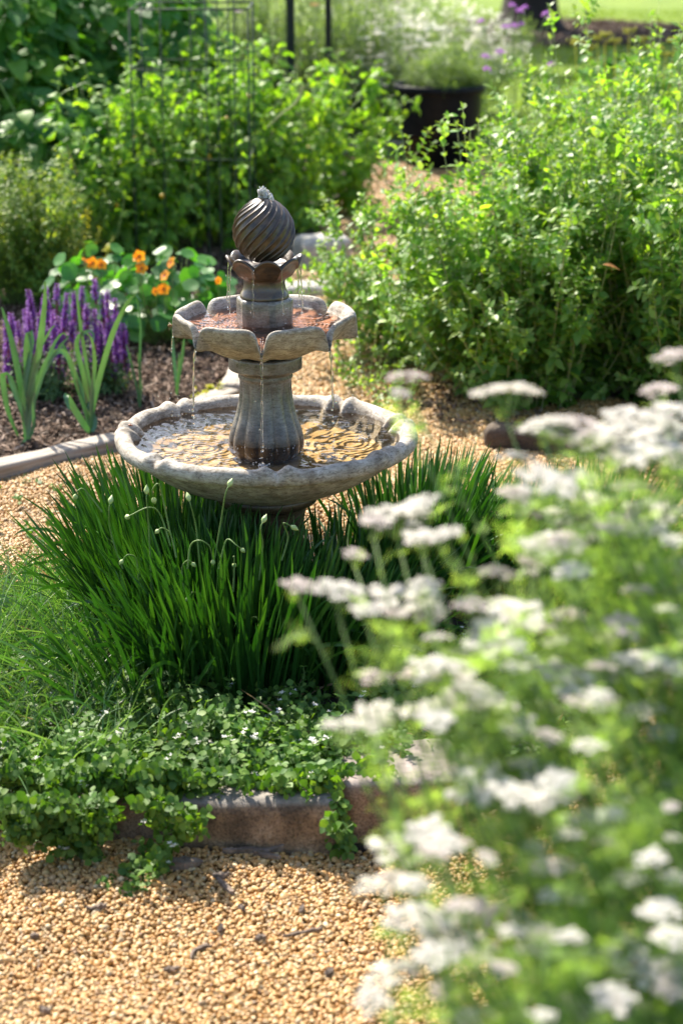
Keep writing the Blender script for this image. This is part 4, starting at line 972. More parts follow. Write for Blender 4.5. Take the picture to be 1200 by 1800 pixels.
for i, (px, py, w_, v) in enumerate(UL):
    dep = 2.12-(py-640)/1160*.58+rng.uniform(-.12, .12)
    tgt = PD(px, py, dep); j = int(np.argmin([math.hypot((px-a)*1.0, (py-b)*.8) for a, b in PB2])); t, st, lf, o = plants[j]
    sc = w_*np.linalg.norm(tgt-np.array([0, 0, CAMZ]))/FPX/.066*.88
    base = o+np.array([rng.normal()*.03, rng.normal()*.03, 0])
    hd = tgt-base; low = tgt-np.array([0, 0, .030*sc])
    K = 12; tt = np.linspace(0, 1, K)[:, None]
    C = base*(1-tt)+low*tt; C[:, :2] = base[:2]+(low[:2]-base[:2])*tt**1.15; C[:, 2] = low[2]*tt[:, 0]**.9
    C = C+np.sin(tt*math.pi)*rng.normal(size=3)*np.array([.02, .02, 0]); Cl = (C-o)[None]
    tubes(st, Cl, np.linspace(.0028, .0011, K)[None], 5)
    h = bpy.data.objects.new('flower_head', UM[v]); link(h, t); h.location = low-o
    h.scale = (sc*rng.uniform(.9, 1.1),)*3; h.rotation_euler = (rng.normal()*.13+.03, rng.normal()*.13, rng.uniform(0, 6))
    # side stems with young heads and feathery leaves
    kf = .45 if px < 780 else 1.0; kl = .32 if (px < 790 and py > 1130) else (.6 if px < 780 else 1); D = side_shoots(rng, Cl, 6, .55, .98, .05*kf, .13*kf, .75, .5); tubes(st, D, np.linspace(.0012, .0006, D.shape[1])[None]*np.ones((len(D), 1)), 3)
    for Cx, M in ((Cl, 12), (D, 3)):
        opposite_leaves(rng, lf, Cx, L_fea, M, .060*kl, .022*(.7 if kl < .5 else 1), .50, 1.0, .5, 0, 1, .4)
        opposite_leaves(rng, lf, Cx, L_fea2, M, .042*kl, .018*(.7 if kl < .5 else 1), .45, 1.0, .4, 0, 1, .4)
for j, (t, st, lf, o) in enumerate(plants):
    r2 = RNG(340+j)                                     # leafy stems without flowers fill the plant
    n = 40; C = stems_from(r2, n, .30, .42, .90, .30, 10, .3, .2, bias=(.10, .10)); C = C+np.array([-.05, .12, 0])
    tubes(st, C, np.full((n, 10), .0018), 4); D = side_shoots(r2, C, 8, .3, .95, .06, .14, .6, .4); tubes(st, D, np.full((len(D), 5), .0008), 3)
    opposite_leaves(r2, lf, C, L_fea, 10, .07, .05, .2, 1.0, .4, 0, 1, .4); opposite_leaves(r2, lf, D, L_fea, 5, .05, .035, .1, 1.0, .4, 0, 1, .4)
    st.build('stems', m_green_stem, t); lf.build('foliage', m_feather, t)

# ------------------------------------------------------------------ leeks
def leaf_strip(t, pts, w, Y, seed, dy=0.0, name='leaf', fold=.35, facing=(0, -1, .2)):
    rng = RNG(seed); p = np.array([PD(x, y, Y+dy*i/(len(pts)-1)) for i, (x, y) in enumerate(pts)])-np.array(t.location); C = fine3(p, 22)[None]; w = w*.8
    tt = np.linspace(0, 1, 22)[None]; W = w*np.minimum(1, .75+tt)*np.clip((1-tt)/.35, .05, 1)**.5
    # facing sideways-on to the camera, turning slightly along its length
    mb = MB(); hint = np.array([facing], float)+rng.normal(size=3)*.35; ribbons(mb, C, W, hint, fold); o = mb.build(name, m_leek, t); return o
def leek(label, px, py, leaves, seed, w=.024, group='leeks in the mulch bed'):
    b = P(px, py); t = thing('leek', label, 'leek', tuple(b), 0, group); Y = b[1]
    C = fine3(np.array([[0, 0, -.01], [0, 0, .03], [.003, 0, .07]]), 8)[None]; mb = MB(); tubes(mb, C, np.linspace(w*.42, w*.3, 8)[None], 8); mb.build('stalk', m_leek, t)
    rng = RNG(seed)
    for i, (pts, ww) in enumerate(leaves): leaf_strip(t, [(px+(pts[0][0]-px)*.3, py-6)]+pts, ww, Y-.01*i, seed+i, rng.uniform(-.12, .08))
    return t
leek('broad leaved leek standing leftmost before the purple salvia', 48, 778, [
    ([(45, 740), (38, 680), (22, 600), (4, 540)], .026), ([(46, 720), (48, 660), (48, 600), (52, 584), (57, 620)], .026), ([(52, 700), (68, 620), (78, 540), (80, 495)], .026),
    ([(50, 720), (68, 670), (90, 625), (112, 618), (130, 650), (140, 690)], .022), ([(42, 730), (28, 690), (14, 655), (5, 660), (14, 720), (34, 770)], .022),
    ([(50, 690), (62, 630), (92, 575), (96, 572)], .016), ([(44, 690), (50, 640), (58, 600), (56, 580)], .020), ([(56, 720), (78, 650), (98, 600), (112, 585), (118, 590)], .018),
    ([(36, 790), (20, 805), (10, 815)], .016), ([(60, 750), (62, 700), (86, 640), (122, 590)], .014)], 401)
leek('slim leek between the salvia and the basin rim with one leaf arching far over', 160, 765, [
    ([(162, 720), (178, 650), (200, 580), (222, 535), (238, 518), (248, 530)], .024), ([(156, 720), (146, 660), (134, 610), (140, 590), (162, 582), (164, 600)], .024),
    ([(160, 700), (152, 640), (140, 560), (134, 505)], .014), ([(154, 730), (138, 680), (118, 620), (108, 605), (100, 625)], .022), ([(162, 690), (166, 640), (162, 600), (152, 585)], .018),
    ([(150, 750), (128, 715), (116, 695), (122, 720)], .026), ([(168, 740), (150, 700), (132, 650)], .018)], 421)
leek('single thin leek with a hooked tip between two mulch patches', 246, 722, [
    ([(247, 690), (247, 620), (248, 570), (242, 530), (238, 520)], .011), ([(243, 690), (232, 640), (222, 605)], .012), ([(248, 680), (244, 640), (242, 620)], .010)], 441, .013)
leek('young leek with two straight leaves right beside the upper bowl', 311, 700, [
    ([(310, 670), (306, 630), (303, 590)], .015), ([(313, 670), (320, 630), (324, 595)], .015), ([(312, 680), (314, 650), (315, 620)], .008)], 461, .013)
t = bush('seedling', 'pale yellow green seedling just behind the back rim of the basin', 'seedling', tuple(P(370, 712)), 470, 7, .08, .05, .09, .9, L_ov4, .035, (m_lime, m_green_stem), 3, 1, (.02, .03), 2)

# ------------------------------------------------------------------ purple salvia
def spikeM(seed, Lh):
    rng = RNG(seed); mb = MB(); tubes(mb, np.array([[[0, 0, 0], [.001, 0, Lh*.5], [0, 0, Lh]]]), np.array([[.0016, .0012, .0006]]), 4, 1)
    nw = int(Lh/.0085); z = np.linspace(Lh*.12, Lh, nw); bloom = rng.uniform(.25, .6)
    for i, zz in enumerate(z):
        u = i/nw; m = 6; a = rng.uniform(0, 6.28)+np.arange(m)*2*math.pi/m; c = np.stack([.002*np.cos(a), .002*np.sin(a), np.full(m, zz)], 1)
        d = np.stack([np.cos(a), np.sin(a), np.full(m, .9)], 1)+rng.normal(size=(m, 3))*.15; sz = .0125*(1-.55*u**3)
        inst(mb, leafT(.5, .6, -.2, 2, .5), c, frames(d, np.repeat([[0, 0, 1.]], m, 0)), sz, 1)
        if u > bloom*.5 and u < .97:
            k = rng.uniform(0, 1, m) < (.75 if u > bloom*.8 else .35); mk = int(k.sum())
            if mk: inst(mb, leafT(.55, .3, .5, 3, .6), c[k]+d[k]*.003, frames(d[k]*np.array([1, 1, .6]), np.repeat([[0, 0, 1.]], mk, 0)), sz*1.45, 0); inst(mb, leafT(.7, .2, 1.0, 2, .6), c[k]+d[k]*.004, frames(d[k]*np.array([1, 1, -.1]), np.repeat([[0, 0, 1.]], mk, 0)), sz*1.1, 0)
    return mb.mesh('flower_spike', [m_purple, m_maroon])
SP = [spikeM(500+i, .10+.014*i) for i in range(6)]
for g, (px, py, lb, sp) in enumerate([(75, 700, 'purple salvia behind the leftmost leek with the most flower spikes', [(10, 600), (22, 545), (36, 560), (48, 542), (56, 590), (60, 505), (72, 520), (68, 560), (84, 500), (98, 495), (94, 540), (108, 512), (30, 590), (44, 610), (80, 590), (104, 560), (16, 575), (62, 620), (90, 600), (112, 590), (50, 520), (76, 545), (100, 575)]),
                                      (165, 690, 'purple salvia behind the slim leek with the tallest flower spike', [(122, 520), (130, 510), (142, 500), (146, 545), (152, 530), (168, 485), (166, 540), (176, 560), (182, 510), (188, 505), (186, 560), (196, 525), (202, 520), (206, 550), (158, 575), (138, 580), (172, 590), (126, 560), (224, 565), (216, 600), (150, 600), (194, 580)])]):
    rx = RNG(90+g); sp = sp+[(rx.uniform(min(q[0] for q in sp), max(q[0] for q in sp)), rx.uniform(540, 640)) for _ in range(20)]
    b = P(px, py); t = thing('purple_salvia', lb, 'salvia', tuple(b), 0, 'purple salvias in the mulch bed'); rng = RNG(520+g); st = MB(); lf = MB(); Cs = []
    for i, (qx, qy) in enumerate(sp):
        Y = b[1]+rng.uniform(-.14, .16); top = PD(qx, qy+6, Y)-b; k = int(rng.integers(0, 6)); Lh = .10+.014*k; low = top-np.array([0, 0, Lh*.97])
        low[2] = max(low[2], .04); Cs.append(fine3(np.array([[low[0]*.25, low[1]*.25, 0], [low[0]*.7, low[1]*.7, low[2]*.55], low]), 8))
        h = bpy.data.objects.new('flower_spike', SP[k]); link(h, t); h.location = low; h.rotation_euler = (rng.normal()*.06, rng.normal()*.06, rng.uniform(0, 6)); s_ = (top[2]-low[2])/Lh; h.scale = (.76, .76, s_)
    C = np.array(Cs); tubes(st, C, np.full(C.shape[:2], .0018), 4)
    opposite_leaves(rng, lf, C, L_lan, 7, .055, .02, .08, .95, .35, 0)
    D = side_shoots(rng, C, 4, .1, .8, .05, .12); opposite_leaves(rng, lf, D, L_lan, 4, .035, .015, .1, 1, .35, 0)
    st.build('stems', m_green_stem, t); lf.build('foliage', m_salv, t)

# ------------------------------------------------------------------ nasturtium
def diskT(n=11):
    a = np.arange(n)*2*math.pi/n; r = 1+.06*np.cos(5*a)
    V = [(0, 0, -.12)]+[(.55*math.cos(x), .55*math.sin(x), -.02) for x in a]+[(r[i]*math.cos(x), r[i]*math.sin(x), .05*math.sin(3*x)) for i, x in enumerate(a)]
    t = np.array([(0, 1+i, 1+(i+1) % n) for i in range(n)]); q = np.array([(1+i, 1+n+i, 1+n+(i+1) % n, 1+(i+1) % n) for i in range(n)]); return np.array(V), [t, q]
T_disk = diskT()
def round_leaves(rng, t, n, ex, ey, h, size, mat, name='foliage', petiole=True, powr=.5):
    a = rng.uniform(0, 6.28, n); q = rng.uniform(0, 1, n)**powr; z = h*np.sqrt(np.clip(1-q*q*.85, 0, 1))*rng.uniform(.35, 1.05, n)
    c = np.stack([ex*q*np.cos(a), ey*q*np.sin(a), z], 1); nrm = unit(np.stack([np.cos(a)*q*.9, np.sin(a)*q*.9-.35, np.full(n, .8)], 1)+rng.normal(size=(n, 3))*.35)
    y = unit(np.cross(nrm, rng.normal(size=(n, 3)))); ax = np.stack([np.cross(y, nrm), y, nrm], 1)
    mb = MB(); inst(mb, T_disk, c, ax, size*rng.uniform(.45, 1.1, n)); mb.build(name, mat, t)
    if petiole:
        st = MB(); C = np.zeros((n, 6, 3))
        for k, u in enumerate(np.linspace(0, 1, 6)): C[:, k] = np.stack([c[:, 0]*(.3+.7*u**.8), c[:, 1]*(.3+.7*u**.8), c[:, 2]*u-.003], 1)
        tubes(st, C, np.full((n, 6), .0012), 3); st.build('stems', m_green_stem, t)
def nastM():
    mb = MB(); rng = RNG(540)
    for j in range(5):
        a = j*2*math.pi/5; inst(mb, leafT(1.0, .12, .35, 4, .62, .04), np.array([[.003*math.cos(a), .003*math.sin(a), 0]]), frames(np.array([[math.cos(a), math.sin(a), .55]]), np.array([[0, 0, 1.]])), .027, 0)
        inst(mb, L_lan, np.array([[.001*math.cos(a), .001*math.sin(a), .003]]), frames(np.array([[math.cos(a), math.sin(a), .62]]), np.array([[0, 0, 1.]])), .013, 1)
    V, F = lathe(None, [(.0005, -.02), (.003, -.01), (.005, 0), (.0045, .003)], 8); mb.add(V, F, 1); return mb.mesh('flower', [m_orange, m_dkorange])
NM = nastM()
for g, (px, py, ex, ey, h, n, lb, fl) in enumerate([(175, 585, .22, .25, .34, 150, 'nasturtium with three orange flowers just above the salvia', [(151, 460), (163, 462), (178, 465)]),
                                         (300, 600, .28, .28, .34, 230, 'nasturtium with a cluster of yellow orange flowers left of the fountain ball', [(245, 450), (249, 472), (302, 462), (291, 485), (288, 508), (274, 512), (383, 493), (240, 455)])]):
    b = P(px, py); t = thing('nasturtium', lb, 'nasturtium', tuple(b), 0, 'nasturtiums behind the mulch'); rng = RNG(550+g)
    round_leaves(rng, t, n, ex, ey, h, .036, m_nast)
    for i, (qx, qy) in enumerate(fl):
        c = PD(qx, qy, b[1]-.28+rng.uniform(-.03, .05)); h_ = bpy.data.objects.new('flower', NM); link(h_, t); h_.location = c-b
        s_ = .78 if i < 5 else .5; h_.scale = (s_,)*3; h_.rotation_euler = (rad(62)+rng.normal()*.35, rng.normal()*.45, rng.normal()*.4)
        st = MB(); e = c-b; C = fine3(np.array([[e[0]*.8, e[1]*.5, .08], [e[0], e[1]+.03, e[2]*.7], e]), 8)[None]; tubes(st, C, np.full((1, 8), .0012), 4); st.build('flower_stalk', m_green_stem, t)
# ------------------------------------------------------------------ rear plants
bush('herb_plant', 'dull green bushy herb with upright stems at the left edge', 'herb', tuple(P(20, 560)+np.array([0, .3, 0])), 601, 120, .34, .45, .68, .5, L_lan, .045, (m_yel, m_green_stem), 18, 5, (.05, .12), 5, up=.6)
bush('herb_plant', 'herb with yellow tips beside the dull green bushy herb', 'herb', tuple(P(95, 530)+np.array([0, .35, 0])), 602, 60, .22, .30, .50, .5, L_lan, .038, (m_yel, m_green_stem), 16, 4, (.04, .1), 5)
b = P(105, 560)+np.array([0, .3, 0]); t = bush('euphorbia', 'small lime yellow plant catching the sun above the nasturtiums', 'plant', tuple(b), 603, 26, .18, .34, .46, .45, L_ov, .028, (m_lime, m_green_stem), 8, 2, (.03, .06), 5, t0=.7)
# tomato and pepper plants
GT = 'vegetable plants in the bed behind'
TM = (m_tomato, m_green_stem)
TX = [(250, 470, .85, 28, 'vegetable plant arching left over the dark gap'), (300, 440, .95, 34, 'vegetable plant inside the wire cage'), (400, 430, .95, 34, 'vegetable plant directly behind the fountain ball'),
      (490, 400, .85, 26, 'vegetable plant right of the wire cage'), (570, 380, .8, 24, 'vegetable plant beside the far end of the path'), (350, 390, 1.0, 30, 'tallest vegetable plant at the back of the wire cage')]
m_tomred = plain_mat('ripe_fruit', (.55, .32, .01), (.6, .4, .02), .3, 10, 0)
for i, (px, py, h, n, lb) in enumerate(TX):
    b = P(px, py); t = bush('tomato_plant', lb, 'tomato plant', tuple(b), 610+i, n, .42, h*.75, h*1.1, .5, L_tom, .13, TM, 12, 4, (.12, .3), 4, group=GT, up=.15, elev=.15, r0=.004, pairs=1, droop=.25, taper=.45, wob=.4, bias=(-.15 if i == 0 else 0, 0))
    rng = RNG(630+i); V, F = icosphere(2)
    for k in range(4):
        m_ = MB(); c = np.array([rng.normal()*.12, -.16+rng.normal()*.05, rng.uniform(.3, h*.8)]); m_.add(V*.012+c, F); tubes(m_, np.array([[c+[0, 0, .01], c+[.004, 0, .03], c+[.012, .03, .05]]]), np.full((1, 3), .0012), 3, 1)
        m_.build('fruit', [m_tomred, m_green_stem], t)
# dark broad leaved climbing plants at the upper left
def broad(name, label, loc, seed, n, ex, ey, h, size, mat, group):
    t = thing(name, label, 'bean plant', loc, 0, group); rng = RNG(seed)
    C = stems_from(rng, 22, ex*1.3, h*.8, h*1.1, .35, 10, .2, .3); st = MB(); tubes(st, C, np.full(C.shape[:2], .005), 5); st.build('stems', m_green_stem, t)
    a = rng.uniform(0, 6.28, n); q = rng.uniform(0, 1, n)**.45; z = rng.uniform(.06, 1, n)**.8*h; wd = .75+.25*np.sin(z/h*3)
    c = np.stack([ex*q*np.cos(a)*wd, ey*q*np.sin(a)*wd, z], 1)
    d = np.stack([np.cos(a), np.sin(a)-.3, rng.uniform(-.9, .1, n)], 1)+rng.normal(size=(n, 3))*.35
    mb = MB(); inst(mb, L_heart, c, frames(d, np.stack([np.cos(a)*.3, np.sin(a)*.3-.1, np.ones(n)], 1)+rng.normal(size=(n, 3))*.3), size*rng.uniform(.5, 1.15, n)); mb.build('foliage', mat, t); return t
GBn = 'broad leaved bean plants at the upper left'
broad('bean_plant', 'tall broad leaved plant in the top left corner', (-1.75, 9.7, 0), 650, 2300, .55, .5, 1.32, .115, m_bean, GBn)
broad('bean_plant', 'broad leaved plant between the corner and the wire cage', (-1.12, 10.2, 0), 651, 2000, .50, .5, 1.28, .11, m_bean, GBn)
broad('bean_plant', 'low dark broad leaved plant above the yellow tipped herb', (-1.45, 9.0, 0), 652, 600, .40, .35, .72, .11, m_bean, GBn)
broad('bean_plant', 'broad leaved plant rising behind the top left corner plant', (-1.5, 11.3, 0), 653, 900, .9, .4, 1.35, .12, m_bean, GBn)
# dry stalks in the dark gap, and arching vine tips
m_dst = plain_mat('dry_stalk', (.22, .13, .07), (.40, .28, .16), .8, 20, 0)
def stalk(name, pts, Y, r, mat, label, cat, group=None):
    C = fine3(np.array([PD(x, y, Y) for x, y in pts]), 18); b = C[0].copy(); b[2] = 0; mb = MB(); tubes(mb, (C-b)[None], np.linspace(r, r*.5, 18)[None], 5)
    o = mb.build(name, mat, None, tuple(b)); return tag(o, label, cat, group)
stalk('dry_stalk', [(175, 420), (150, 345), (118, 255)], 8.6, .006, m_dst, 'dry brown stalk leaning left in the dark gap', 'stalk')
stalk('plant_stalk', [(148, 400), (141, 330), (140, 230)], 8.65, .005, m_green_stem, 'straight grey green stalk standing in the dark gap', 'stalk')
stalk('plant_stalk', [(205, 420), (218, 350), (205, 330)], 8.3, .004, m_green_stem, 'pale green stem with a yellow bud above the nasturtiums', 'stalk')
stalk('vine_shoot', [(0, 145), (18, 180), (40, 218), (60, 222)], 8.8, .006, m_green_stem, 'curling pale vine shoot at the left edge', 'vine')
def vine(pts, Y, seed, label, sz=.06):
    C = fine3(np.array([PD(x, y, Y) for x, y in pts]), 24); b = C[0].copy(); b[2] = 0; rng = RNG(seed)
    t = thing('vine_tip', label, 'vine', tuple(b)); mb = MB(); tubes(mb, (C-b)[None], np.linspace(.005, .002, 24)[None], 4); mb.build('stem', m_green_stem, t)
    lf = MB(); opposite_leaves(rng, lf, (C-b)[None], L_ov, 13, sz, sz*.7, .1, 1, .3, 0, 2, .3, .3); lf.build('foliage', m_tomato, t)
vine([(215, 240), (225, 150), (240, 70), (258, 50)], 9.3, 660, 'tall arching shoot left of the wire cage')
vine([(170, 190), (150, 120), (125, 100), (108, 130), (98, 180), (84, 205)], 8.9, 661, 'leafy shoot arching down over the dark gap', .055)
vine([(190, 220), (160, 150), (130, 155), (105, 170), (90, 215), (75, 240)], 8.7, 662, 'lower leafy shoot hanging into the dark gap', .055)
stalk('vine_shoot', [(534, 150), (520, 180), (495, 200), (468, 225)], 9.0, .007, plain_mat('pale_stem', (.30, .36, .12), (.42, .46, .2), .6, 20, 0), 'pale curved seed pod shoot right of the wire cage', 'vine')

# wire cage, posts, netting
m_wire = plain_mat('green_wire', (.006, .025, .016), (.01, .035, .022), .7, 30, 0)
m_post = plain_mat('dark_post', (.012, .018, .016), (.03, .035, .03), .6, 30, .2)
b = P(345, 455); b[1] = 8.9; b[0] = PD(345, 300, 8.9)[0]; t = thing('tomato_cage', 'square green wire cage round the vegetable plants', 'plant cage', tuple(b))
hw, hd = .25, .25
def wirebar(mb, pts, r=.0035): C = np.array([pts], float); tubes(mb, C, np.full(C.shape[:2], r), 5)
ztop = PD(345, 10, 8.9)[2]
for (x, y) in [(-hw, -hd), (hw, -hd), (hw, hd), (-hw, hd)]:
    mb = MB(); wirebar(mb, [(x, y, 0), (x, y, ztop*.5), (x, y, ztop)], .0042); mb.build('upright', m_wire, t)
for (x, y) in [(-.12, -hd), (.07, -hd), (.12, -hd), (.19, -hd), (-.03, hd), (.14, hd)]:
    mb = MB(); wirebar(mb, [(x, y, 0), (x, y, ztop*.5), (x, y, ztop+.08)], .003); mb.build('upright', m_wire, t)
for z in (ztop, ztop-.25, .5):
    for s_ in (0, 1, 2, 3):
        pts = [(-hw, -hd), (hw, -hd), (hw, hd), (-hw, hd), (-hw, -hd)][s_:s_+2]; mb = MB(); wirebar(mb, [(*pts[0], z), ((pts[0][0]+pts[1][0])/2, (pts[0][1]+pts[1][1])/2, z), (*pts[1], z)], .0045 if z == ztop else .0025); mb.build('cross_wire', m_wire, t)
def post(px, ytop, ybot, Y, wd, label):
    b = PD(px, ybot, Y); b[2] = 0; mb = MB(); h = 1.75; w2 = wd/2
    for (sx, sy, ww, dd) in [(0, 0, wd, .006), (-w2+.003, -.012, .006, .02), (w2-.003, -.012, .006, .02)]:
        V = np.array([(sx+a*ww/2, sy+c*dd/2, z) for z in (0, h) for a, c in ((-1, -1), (1, -1), (1, 1), (-1, 1))]); mb.add(V, np.array([(0, 1, 5, 4), (1, 2, 6, 5), (2, 3, 7, 6), (3, 0, 4, 7), (4, 5, 6, 7)]), smooth=False)
    return tag(mb.build('fence_post', m_post, None, tuple(b)), label, 'post', 'metal posts behind the vegetables')
post(511, 0, 125, 10.6, .042, 'thicker dark metal post rising behind the fountain ball'); post(577, 0, 95, 11.8, .035, 'thinner dark metal post right of the thicker one')
t = thing('wire_netting', 'thin wire netting stretched beyond the dark posts', 'netting', (0, 11.9, 0)); mb = MB()
x0, x1 = PD(400, 50, 11.9)[0], PD(700, 50, 11.9)[0]
for x in np.linspace(x0, x1, 22): wirebar(mb, [(x, 0, 0), (x, .01, .6), (x, 0, 1.3)], .0016)
for z in np.linspace(.1, 1.3, 12): wirebar(mb, [(x0, 0, z), ((x0+x1)/2, .01, z), (x1, 0, z)], .0016)
mb.build('mesh_panel', m_wire, t)
# airy tall plants behind the cage
m_airy = leaf_mat('airy_leaf', [(.08, .16, .04), (.13, .22, .06), (.20, .29, .09)], .5, (1.7, 1.6, .6), .6, .3)
rng = RNG(670)
m_zin = leaf_mat('pink_petal', [(.75, .10, .22), (.8, .16, .2), (.8, .22, .12)], .4, (1.1, 1, 1), .5, .3)
AX = [(330, -1, 'airy fine leaved plants seen through the top of the wire cage'), (430, 0, 'airy fine leaved plants between the cage and the thick post'), (540, 1, 'airy fine leaved plants around the two dark posts'), (640, 2, 'airy fine leaved plants left of the white flower bed'), (230, 3, 'airy fine leaved plants behind the broad leaves')]
for i, (px, k, lb) in enumerate(AX):
    b = PD(px, 200, 12.9+.4*(i % 2)); b[2] = 0; b[0] += 0
    t = bush('airy_plant', lb, 'tall plant', tuple(b), 680+i, 75, .60, .75, 1.25, .35, L_thin, .10, (m_airy, m_green_stem), 14, 5, (.1, .3), 5, group='airy plants behind the wire cage', r0=.003, elev=.7)
for i, (px, py, c) in enumerate([(553, 8, 0), (331, 15, 1), (419, 20, 1), (700, 4, 1)]):
    Y = 12.3; b = PD(px, py, Y); g = b.copy(); g[2] = 0; t = thing('garden_flower', ['small red zinnia at the very top right of the thick post', 'lilac flower through the top of the cage', 'pink flower left of the thick post', 'pale lilac flower at the top over the white flowers'][i], 'flower', tuple(g))
    mb = MB(); wirebar(mb, [(0, 0, 0), (.01, 0, b[2]*.5), (0, 0, b[2])], .002); mb.build('stem', m_green_stem, t); mb = MB()
    for j in range(9):
        a = j*2*math.pi/9; inst(mb, L_lan, np.array([[0, 0, b[2]]]), frames(np.array([[math.cos(a), math.sin(a), .3]]), np.array([[0, 0, 1.]])), .035, 0)
    mb.build('petals', m_zin if c == 0 else m_lilac, t)

# black pot
m_pot = plain_mat('black_plastic', (.005, .007, .010), (.010, .013, .017), .45, 25, .12)
[setattr(n_.inputs['Specular IOR Level'], 'default_value', .12) for n_ in m_pot.node_tree.nodes if n_.type == 'BSDF_PRINCIPLED']
b = P(772, 292); b[0] = PD(772, 200, b[1])[0]; t = thing('plant_pot', 'large black plastic nursery pot at the end of the path', 'plant pot', tuple(b))
pp_ = [(.19, 0.0), (.20, .004), (.252, .44), (.255, .445), (.272, .447), (.276, .455), (.276, .485), (.270, .49), (.262, .485), (.255, .46), (.235, .20)]
V, F = lathe(lambda th, i, r, z: (r*(1+.003*np.sin(24*th)*(1 if z < .44 else 0)), z), pp_, 96); mb = MB(); mb.add(V, F); mb.build('container', m_pot, t)
V, F = lathe(lambda th, i, r, z: (r+0*th, z+.012*np.sin(7*th+9*r)), [(.001, .44), (.12, .435), (.245, .425)], 48); mb = MB(); mb.add(V, F); mb.build('potting_soil', m_soil, t)
# plants with small white blossoms round and in the pot
def blossoms(name, label, loc, seed, n, ex, ey, h, fl, group, fs=.02):
    t = bush(name, label, 'flowering plant', loc, seed, n, ex*1.3, h*.8, h*1.1, .7, L_thin, .075, (m_airy, m_green_stem), 12, 5, (.08, .2), 5, group=group, r0=.002, elev=.5)
    rng = RNG(seed+1); a = rng.uniform(0, 6.28, fl); q = np.sqrt(rng.uniform(0, 1, fl)); z = h*(1.0-.35*q*q)*rng.uniform(.55, 1.05, fl)
    c = np.stack([ex*q*np.cos(a), ey*q*np.sin(a), z], 1); mb = MB()
    cc = (c[:, None]+rng.normal(size=(fl, 7, 3))*np.array([.022, .022, .007])).reshape(-1, 3)
    y = unit(rng.normal(size=(len(cc), 3))*np.array([1, 1, .2])); inst(mb, T_disk, cc, frames(y, np.repeat([[0, 0, 1.]], len(cc), 0)+rng.normal(size=(len(cc), 3))*.3), .011*rng.uniform(.6, 1.2, len(cc))); mb.build('blossoms', m_white, t); return t
GW = 'white blossom plants behind the pot'
blossoms('white_flower_plant', 'white blossomed plant close behind the left rim of the pot', (.12*13, 13.2, 0), 700, 60, .4, .4, .62, 60, GW) if False else None
WP = [(640, 13.4, .5, .62, 90, 'white blossomed plant left of the pot'), (705, 12.9, .35, .80, 90, 'white blossomed plant rising just over the left pot rim'), (760, 13.8, .5, .92, 110, 'white blossomed plant directly behind the pot'),
      (690, 15.0, .6, .95, 90, 'white blossomed plant in the second row behind the pot'), (600, 14.6, .6, .85, 60, 'white blossomed plant by the thinner dark post'), (815, 14.8, .45, .72, 70, 'white blossomed plant nearest the tree mulch')]
for i, (px, Y, ex, h, fl, lb) in enumerate(WP):
    c = PD(px, 200, Y); blossoms('white_flower_plant', lb, (c[0], Y, 0), 700+10*i, 70, ex*1.1, ex, h*1.05, int(fl*2.6), GW)
bush('potted_plant', 'feathery green plant growing in the black pot', 'potted plant', (b[0]+.05, b[1], .44), 770, 70, .50, .12, .34, 1.1, L_thin, .06, (m_airy, m_green_stem), 10, 5, (.05, .12), 5, r0=.002, elev=.5)
# verbena
def verbM():
    mb = MB(); rng = RNG(780); n = 60; c = np.stack([rng.normal(size=n)*.011, rng.normal(size=n)*.011, rng.normal(size=n)*.006], 1)
    inst(mb, T_disk, c, frames(unit(rng.normal(size=(n, 3))), np.repeat([[0, 0, 1.]], n, 0)+rng.normal(size=(n, 3))*.6), .0042); return mb.mesh('flower_head', [m_lilac])
VM = verbM()
for g, (px, Y, lb, fl) in enumerate([(900, 10.2, 'tall wiry stems with lilac flower heads in front of the tree trunk', [(900, 8), (912, 18), (922, 12), (888, 46), (902, 44), (915, 42), (960, 22), (968, 30), (846, 36)]),
                                     (855, 9.6, 'short wiry stems with lilac flower heads right of the pot', [(853, 98), (879, 90), (855, 120), (969, 112)])]):
    b_ = PD(px, 200, Y); b_[2] = 0; t = thing('verbena', lb, 'verbena', tuple(b_), 0, 'lilac verbenas'); rng = RNG(790+g); st = MB(); Cs = []
    for (qx, qy) in fl:
        e = PD(qx, qy, Y+rng.uniform(-.1, .1))-b_; Cs.append(fine3(np.array([[rng.normal()*.03, 0, 0], [e[0]*.35, e[1]*.3, e[2]*.6], e]), 10))
        h_ = bpy.data.objects.new('flower_head', VM); link(h_, t); h_.location = e; h_.scale = (.85,)*3; h_.rotation_euler = (0, 0, rng.uniform(0, 6))
    C = np.array(Cs); tubes(st, C, np.full(C.shape[:2], .0016), 4); st.build('stems', m_green_stem, t); lf = MB(); opposite_leaves(rng, lf, C, L_lan, 4, .06, .03, .1, .7, .4); lf.build('foliage', m_tomato, t)
